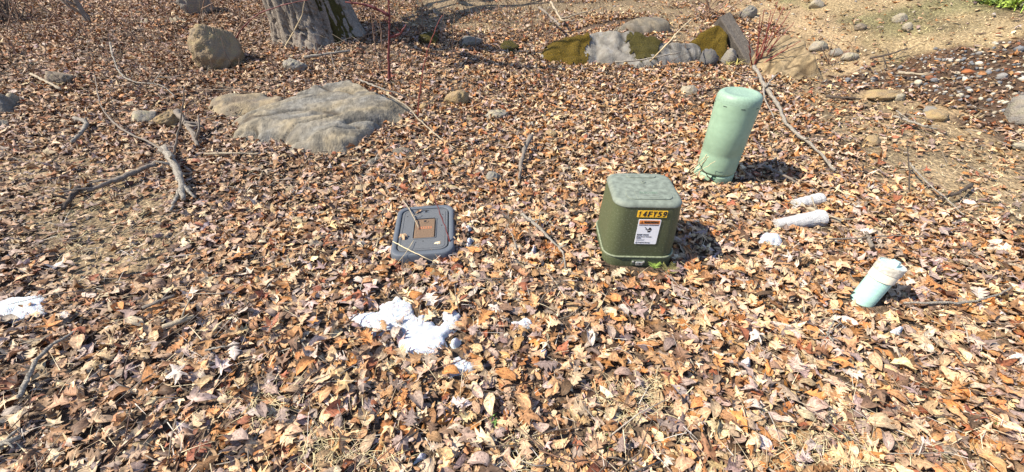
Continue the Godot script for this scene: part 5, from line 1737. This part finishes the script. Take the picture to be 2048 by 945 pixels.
	var dirn := (b - a)
	var plank_dir := dirn.normalized()
	var o := Geo.new()
	var rs := []
	var across := Vector3(0.9, 0.1, -0.1).slide(plank_dir).normalized()
	var thick := plank_dir.cross(across).normalized()
	if thick.y < 0.0:
		thick = -thick
	for k in 17:
		var f := k / 16.0
		var p := a + dirn * f
		var r := []
		for q in [Vector2(-1, -1), Vector2(-1, 0.85), Vector2(-0.85, 1), Vector2(-0.3, 0.97), Vector2(-0.25, 0.9), Vector2(0.2, 1.0), Vector2(0.25, 0.93), Vector2(0.85, 1), Vector2(1, 0.85), Vector2(1, -1)]:
			r.append(p + across * q.x * 0.075 * (1.0 + 0.04 * sin(k * 1.7)) + thick * q.y * 0.065 + thick * 0.006 * soft.get_noise_2d(k * 8.0, q.x * 40.0))
		rs.append(r)
	o.rows(rs, true)
	o.cap(rs[0], a + plank_dir * 0.01)
	o.cap(rs[-1], b)
	o.outward((a + b) * 0.5)
	tag(obj("plank", o.flat(), M.timber), "grey weathered timber plank leaning on the mossy rock", "plank")

# ---------------------------------------------------------------- shrubs and canes

func shrub(called: String, label: String, stems: Array, mat: Material, r := 0.006, group := "", cat := "shrub") -> void:
	var t := thing(called, label, cat, Vector3.ZERO, 0.0, group)
	for s in stems:
		obj("stem", stick_mesh(s, r, r * 0.35, 0.004, 6), mat, t)

# a shoot from the ground at base to a tip straight above a pixel, bowed a little
func shoot(a: Vector3, b: Vector3, bow := 0.03) -> Array:
	var d := b - a
	var side := Vector3(rng.randf_range(-1, 1), 0, rng.randf_range(-1, 1)) * d.length() * bow
	return [a, a + d * 0.35 + side, a + d * 0.7 + side * 0.8, b]

func make_shrubs() -> void:
	var base := Vector3(2.865, 0.207, -5.040)
	var stems := []
	for e in [Vector3(2.712, 0.760, -5.040), Vector3(2.745, 0.818, -5.040), Vector3(2.758, 0.823, -4.940), Vector3(2.857, 0.894, -5.040), Vector3(3.002, 0.824, -5.140), Vector3(2.975, 0.813, -4.940), Vector3(2.919, 0.589, -4.890), Vector3(3.140, 0.539, -4.840), Vector3(3.123, 0.692, -5.040), Vector3(2.619, 0.579, -4.940), Vector3(3.003, 0.447, -4.840), Vector3(3.334, 0.425, -5.140)]:
		stems.append(shoot(base + Vector3(rng.randf_range(-0.07, 0.07), 0, rng.randf_range(-0.05, 0.05)), e))
	shrub("red_shrub", "clump of thin bright red shoots growing at the plank's foot", stems, M.red_stem, 0.009)
	base = Vector3(3.014, 0.446, -6.998)
	stems = []
	for k in 13:
		stems.append(shoot(base + Vector3(rng.randf_range(-0.25, 0.25), 0, rng.randf_range(-0.1, 0.1)), base + Vector3(rng.randf_range(-0.7, 0.8), rng.randf_range(0.4, 0.95), rng.randf_range(-0.3, 0.3)), 0.08))
	shrub("brown_shrub", "spreading brown leafless shrub at the top edge above the mossy rock", stems, M.brown_stem, 0.008)
	# single canes
	shrub("red_cane", "tallest thick dark red cane standing right of the tree trunk", [[Vector3(-1.337, 0.164, -4.562), Vector3(-1.289, 0.459, -4.562), Vector3(-1.233, 0.741, -4.562), Vector3(-1.169, 1.125, -4.562)], [Vector3(-1.222, 0.831, -4.562), Vector3(-1.389, 0.909, -4.562), Vector3(-1.625, 0.943, -4.562)], [Vector3(-1.254, 0.627, -4.562), Vector3(-1.136, 0.659, -4.562), Vector3(-1.063, 0.741, -4.562)]], M.dark_red_stem, 0.016, "", "cane")
	shrub("red_cane", "slender red cane leaning over the leaves right of the broad flat rock", [[Vector3(-0.885, 0.079, -3.703), Vector3(-0.829, 0.319, -3.703), Vector3(-0.756, 0.575, -3.703), Vector3(-0.662, 0.791, -3.703), Vector3(-0.562, 0.957, -3.703)]], M.red_stem, 0.008, "", "cane")
	shrub("red_cane", "long thin red cane bending down across the meter box's right side", [[Vector3(-0.345, 0.015, -1.859), Vector3(-0.390, 0.114, -1.944), Vector3(-0.462, 0.233, -2.084), Vector3(-0.532, 0.329, -2.184), Vector3(-0.577, 0.498, -2.234)]], M.dark_red_stem, 0.0045, "", "cane")
	shrub("red_cane", "arching red cane passing in front of the tree trunk", [[Vector3(-3.580, 0.262, -5.478), Vector3(-3.134, 0.643, -5.478), Vector3(-2.725, 0.790, -5.478), Vector3(-2.384, 0.852, -5.478), Vector3(-1.990, 0.912, -5.478)]], M.dark_red_stem, 0.009, "", "cane")
	shrub("dry_stalk", "pale dry stalk leaning across the trunk's bark", [[Vector3(-2.931, 0.290, -5.672), Vector3(-2.720, 0.512, -5.672), Vector3(-2.581, 0.679, -5.672), Vector3(-2.505, 0.829, -5.672)]], M.straw_stem, 0.008, "", "stalk")
	shrub("yellow_sprout", "thin yellow and brown runners growing against the mint pedestal's foot", [[Vector3(1.317, 0.011, -2.761), Vector3(1.378, 0.080, -2.741), Vector3(1.423, 0.207, -2.711), Vector3(1.475, 0.319, -2.701), Vector3(1.473, 0.370, -2.701)], [Vector3(1.331, 0.010, -2.778), Vector3(1.381, 0.135, -2.738), Vector3(1.431, 0.251, -2.718), Vector3(1.494, 0.289, -2.718)], [Vector3(1.302, 0.011, -2.715), Vector3(1.362, 0.103, -2.665), Vector3(1.438, 0.198, -2.635)]], M.straw_stem, 0.0035, "", "sprout")
	shrub("dark_twig", "dark bent twig propped on the mint pedestal's base", [[Vector3(1.489, 0.009, -2.657), Vector3(1.412, 0.081, -2.645), Vector3(1.360, 0.138, -2.645), Vector3(1.326, 0.185, -2.645)]], M.dark_red_stem, 0.005, "", "twig")
	shrub("bare_bush", "fine bare twiggy bush growing beside the gravel bank's upper tip", [shoot(Vector3(3.648, 0.270, -4.968), Vector3(3.653, 0.523, -4.968)), shoot(Vector3(3.648, 0.270, -4.968), Vector3(3.454, 0.472, -4.968)), shoot(Vector3(3.644, 0.266, -4.939), Vector3(3.820, 0.509, -4.939)), shoot(Vector3(3.621, 0.264, -4.948), Vector3(3.548, 0.578, -4.948))], M.brown_stem, 0.006)
	# thin saplings and dead stalks, right of the trunk and along the upper left
	var group := "thin bare saplings and dead stalks in the rough above the litter"
	var n := 0
	var told := ["second thin stalk right of the trunk, shorter than its neighbour", "thin grey stalk nearest the tall red cane's left side", "thin stalk rising through the green mossy stone right of the red cane", "thin stalk midway between the green mossy stone and the blue grey stone", "thin stalk standing at the blue grey stone left of the outcrop", "tall thin stalk left of the dark branch above the outcrop", "thin stalk at the top edge above the green mossy stone", "short thin stalk at the golden moss cushion's outer end", "slanted thin stalk crossing the golden moss cushion's outer end", "thin stalk before the gap between the outcrop and the mossy rock"]
	for p in [[Vector3(-1.706, 0.249, -5.482), Vector3(-1.666, 0.748, -5.482)], [Vector3(-1.648, 0.257, -5.581), Vector3(-1.595, 0.942, -5.581)], [Vector3(-0.940, 0.286, -5.867), Vector3(-0.842, 0.751, -5.867)], [Vector3(-0.731, 0.225, -5.336), Vector3(-0.671, 0.717, -5.336)], [Vector3(-0.467, 0.280, -5.719), Vector3(-0.458, 0.672, -5.719)], [Vector3(0.298, 0.324, -6.044), Vector3(0.229, 0.896, -6.044)], [Vector3(-1.266, 0.351, -6.375), Vector3(-1.227, 0.804, -6.375)], [Vector3(0.533, 0.285, -5.589), Vector3(0.433, 0.515, -5.589)], [Vector3(0.466, 0.275, -5.523), Vector3(0.387, 0.614, -5.523)], [Vector3(2.159, 0.228, -5.324), Vector3(2.042, 0.497, -5.324)]]:
		n += 1
		shrub("sapling", told[n - 1], [shoot(p[0], p[1], 0.02)], M.brown_stem, 0.0075, group, "sapling")
	group = "thin leafless saplings in the shaded upper left corner"
	n = 0
	told = ["thin sapling leaning out of the dark bush in the far corner", "short sapling right beside the dark bush's foot", "long sapling slanting away from the dark bush's foot over the leaves", "sapling nearest the picture's edge below the dark bush", "long sapling crossing under the stout slanting young stem", "sapling slanting up the slope left of the upright boulder, near pair's right one", "longer sapling slanting up left of the upright boulder, near pair's left one", "thin sapling just left of the olive mossy boulder's foot", "thin sapling growing in front of the olive mossy boulder", "thin sapling behind the upright boulder's top", "sapling slanting between the upright boulder and the trunk", "thin sapling at the top edge between the dark bush and the stout stem", "sapling at the top edge right of the stout slanting stem", "thin sapling against the trunk's outer bark", "sapling rising before the lichen white rock at the top edge", "short sapling inside the dark corner bush's outer edge"]
	for p in [[Vector3(-6.620, 0.346, -6.062), Vector3(-6.463, 0.783, -6.062)], [Vector3(-6.397, 0.323, -5.923), Vector3(-6.129, 0.585, -5.923)], [Vector3(-6.423, 0.333, -6.001), Vector3(-5.837, 0.711, -6.001)], [Vector3(-6.133, 0.262, -5.426), Vector3(-6.176, 0.544, -5.426)], [Vector3(-5.675, 0.310, -5.990), Vector3(-5.698, 0.791, -5.990)], [Vector3(-5.017, 0.302, -5.967), Vector3(-5.074, 0.624, -5.967)], [Vector3(-5.114, 0.314, -6.034), Vector3(-5.259, 0.730, -6.034)], [Vector3(-5.062, 0.361, -6.463), Vector3(-4.979, 0.735, -6.463)], [Vector3(-5.071, 0.383, -6.641), Vector3(-4.760, 0.775, -6.641)], [Vector3(-4.053, 0.339, -6.232), Vector3(-4.005, 0.762, -6.232)], [Vector3(-3.877, 0.351, -6.301), Vector3(-3.536, 0.695, -6.301)], [Vector3(-6.418, 0.369, -6.418), Vector3(-6.297, 0.800, -6.418)], [Vector3(-5.790, 0.367, -6.430), Vector3(-5.357, 0.798, -6.430)], [Vector3(-3.864, 0.364, -6.445), Vector3(-3.775, 0.797, -6.445)], [Vector3(-4.611, 0.403, -6.679), Vector3(-4.295, 0.832, -6.679)], [Vector3(-7.191, 0.368, -6.423), Vector3(-6.708, 0.858, -6.423)]]:
		n += 1
		shrub("sapling", told[n - 1], [shoot(p[0], p[1], 0.05), shoot(p[0] + (p[1] - p[0]) * 0.45, p[1] + Vector3(rng.randf_range(-0.3, 0.3), -0.1, 0.1), 0.05)], M.brown_stem, 0.009, group, "sapling")
	shrub("sapling", "thick slanting young tree stem in the far corner, stoutest of the saplings", [[Vector3(-6.269, 0.403, -6.760), Vector3(-6.287, 0.586, -6.760), Vector3(-6.279, 0.824, -6.760)]], M.stick, 0.05, "", "sapling")
	var bush := thing("dark_bush", "dark dense bush in the very top corner beyond the saplings", "bush")
	for k in 60:
		var c := Vector3(-7.578, 0.414, -6.773) + Vector3(rng.randf_range(-0.4, 0.3), 0, rng.randf_range(-0.3, 0.2))
		obj("stem", stick_mesh(shoot(c, c + Vector3(rng.randf_range(-0.5, 0.4), rng.randf_range(0.3, 0.9), rng.randf_range(-0.3, 0.3)), 0.1), 0.008, 0.003, 0.01, 5), M.dark_stick, bush)

# ---------------------------------------------------------------- small green plants

func tuft(called: String, label: String, at: Vector3, n: int, long: float, wide: float, col: Color, spread := 0.04, cat := "plant", upright := 0.8) -> void:
	var t := thing(called, label, cat)
	for k in n:
		var o := Geo.new()
		var a := rng.randf() * TAU
		var b := at + Vector3(rng.randf_range(-1, 1) * spread, 0.0, rng.randf_range(-1, 1) * spread)
		blade(o, b, Vector3(cos(a), upright * rng.randf_range(0.6, 1.6), sin(a)).normalized(), long * rng.randf_range(0.6, 1.15), wide, rng.randf_range(0.2, 0.6), col * rng.randf_range(0.7, 1.25), 5)
		o.uv = PackedVector2Array()
		obj("blade", o.flat(), M.blade, t)

func sprig(label: String, at: Vector3, n: int, long: float, col: Color) -> void:
	var t := thing("green_sprig", label, "plant")
	for k in n:
		var a := TAU * k / n + rng.randf_range(-0.3, 0.3)
		var o := Geo.new()
		var d := Vector3(cos(a), 0.9, sin(a)).normalized()
		for j in 7:
			var s := at + d * long * (0.2 + 0.12 * j)
			for sd in [-1, 1]:
				var e: Vector3 = (d * 0.6 + d.cross(Vector3.UP).normalized() * sd).normalized()
				blade(o, s, e, long * 0.32, 0.0045, 0.1, col * rng.randf_range(0.7, 1.3), 2)
		obj("frond", o.flat(), M.blade, t)

func make_small_plants() -> void:
	sprig("bright green sprig at the olive box's front, right of its latch", Vector3(0.786, 0.003, -1.714), 5, 0.045, Color(0.22, 0.33, 0.06))
	sprig("dull olive sprig at the olive box's front right corner", Vector3(0.857, 0.001, -1.675), 6, 0.06, Color(0.17, 0.16, 0.05))
	tuft("grass_tuft", "small olive grass tuft below the broad flat rock's long pale twig", Vector3(-2.029, 0.013, -3.008), 40, 0.07, 0.003, Color(0.24, 0.22, 0.07), 0.05, "grass tuft")
	tuft("yucca_plant", "bright green strappy plant at the far top corner beyond the lawn", Vector3(5.821, 0.782, -5.540), 60, 0.42, 0.03, Color(0.24, 0.33, 0.05), 0.18, "plant")
	tuft("yucca_plant", "smaller dark green strappy plant left of the bright green one at the lawn's end", Vector3(5.759, 0.795, -5.688), 26, 0.22, 0.02, Color(0.16, 0.24, 0.06), 0.1, "plant")
	tuft("fern", "yellow green fern frond growing under the plank's left side", Vector3(2.610, 0.226, -5.145), 22, 0.16, 0.012, Color(0.38, 0.33, 0.10), 0.06, "fern")
	tuft("fern", "pale yellow green low plant in leaves above the mint pedestal's cap", Vector3(2.298, 0.186, -4.670), 16, 0.10, 0.02, Color(0.45, 0.42, 0.16), 0.06, "fern", 0.4)
	tuft("grass_tuft", "small green grass tuft at the lower right picture edge", Vector3(1.835, -0.003, -0.803), 34, 0.05, 0.003, Color(0.17, 0.22, 0.06), 0.03, "grass tuft")
	tuft("grass_tuft", "little green grass tuft in the near middle right of the straw patch", Vector3(0.343, -0.020, -0.752), 30, 0.05, 0.003, Color(0.16, 0.22, 0.06), 0.035, "grass tuft")
	tuft("grass_tuft", "green leafy weed in the leaves right of the near straw patch", Vector3(-0.073, -0.010, -0.850), 14, 0.03, 0.008, Color(0.13, 0.24, 0.06), 0.02, "grass tuft")
	tuft("grass_tuft", "faint green grass tuft beside the cleanout pipe's right", Vector3(2.413, -0.009, -1.630), 30, 0.05, 0.0025, Color(0.30, 0.32, 0.12), 0.05, "grass tuft")
	tuft("grass_tuft", "dark evergreen tuft between the mossy cushion and the outcrop", Vector3(0.038, 0.269, -5.551), 50, 0.12, 0.006, Color(0.10, 0.13, 0.05), 0.12, "grass tuft")

func _ready() -> void:
	rng.seed = 20240
	soft.seed = 3
	soft.frequency = 0.35
	soft.fractal_octaves = 3
	# camera
	var cam := Camera3D.new()
	cam.name = "camera"
	cam.fov = 59.903
	cam.position = Vector3(0, 1.500, 0)
	cam.rotation_degrees = Vector3(-36.700, 0, 0)
	cam.near = 0.05
	cam.far = 600.0
	cam.current = true
	add_child(cam)
	# sky and exposure
	var sky := ProceduralSkyMaterial.new()
	sky.sky_top_color = Color(0.42, 0.51, 0.66)
	sky.sky_horizon_color = Color(0.80, 0.83, 0.87)
	sky.sky_curve = 0.12
	sky.sky_energy_multiplier = 1.0
	sky.ground_bottom_color = Color(0.22, 0.18, 0.14)
	sky.ground_horizon_color = Color(0.5, 0.48, 0.45)
	var env := Environment.new()
	env.background_mode = Environment.BG_SKY
	env.sky = Sky.new()
	env.sky.sky_material = sky
	env.background_energy_multiplier = 1.1
	env.tonemap_mode = Environment.TONE_MAPPER_LINEAR
	env.tonemap_exposure = 2.02
	env.sdfgi_enabled = true
	env.ssao_enabled = true
	env.ssil_enabled = true
	var we := WorldEnvironment.new()
	we.name = "world_environment"
	we.environment = env
	add_child(we)
	# low winter sun from the left
	var sun := DirectionalLight3D.new()
	sun.name = "sun"
	sun.light_color = Color(1.0, 0.955, 0.88)
	sun.light_energy = 1.6
	sun.light_angular_distance = 0.5
	sun.shadow_enabled = true
	add_child(sun)
	sun.look_at_from_position(Vector3(-6.7, 7.2, 0.8), Vector3.ZERO, Vector3.UP)
	make_materials()
	make_zones()
	make_ground()
	make_rocks()
	make_tree()
	make_electrical_box()
	make_pedestal()
	make_meter_box()
	make_pipe()
	make_logs()
	make_snow()
	make_sticks()
	make_shrubs()
	make_small_plants()
	make_leaves()
	make_straw()
	make_twigs()
	make_gravel()
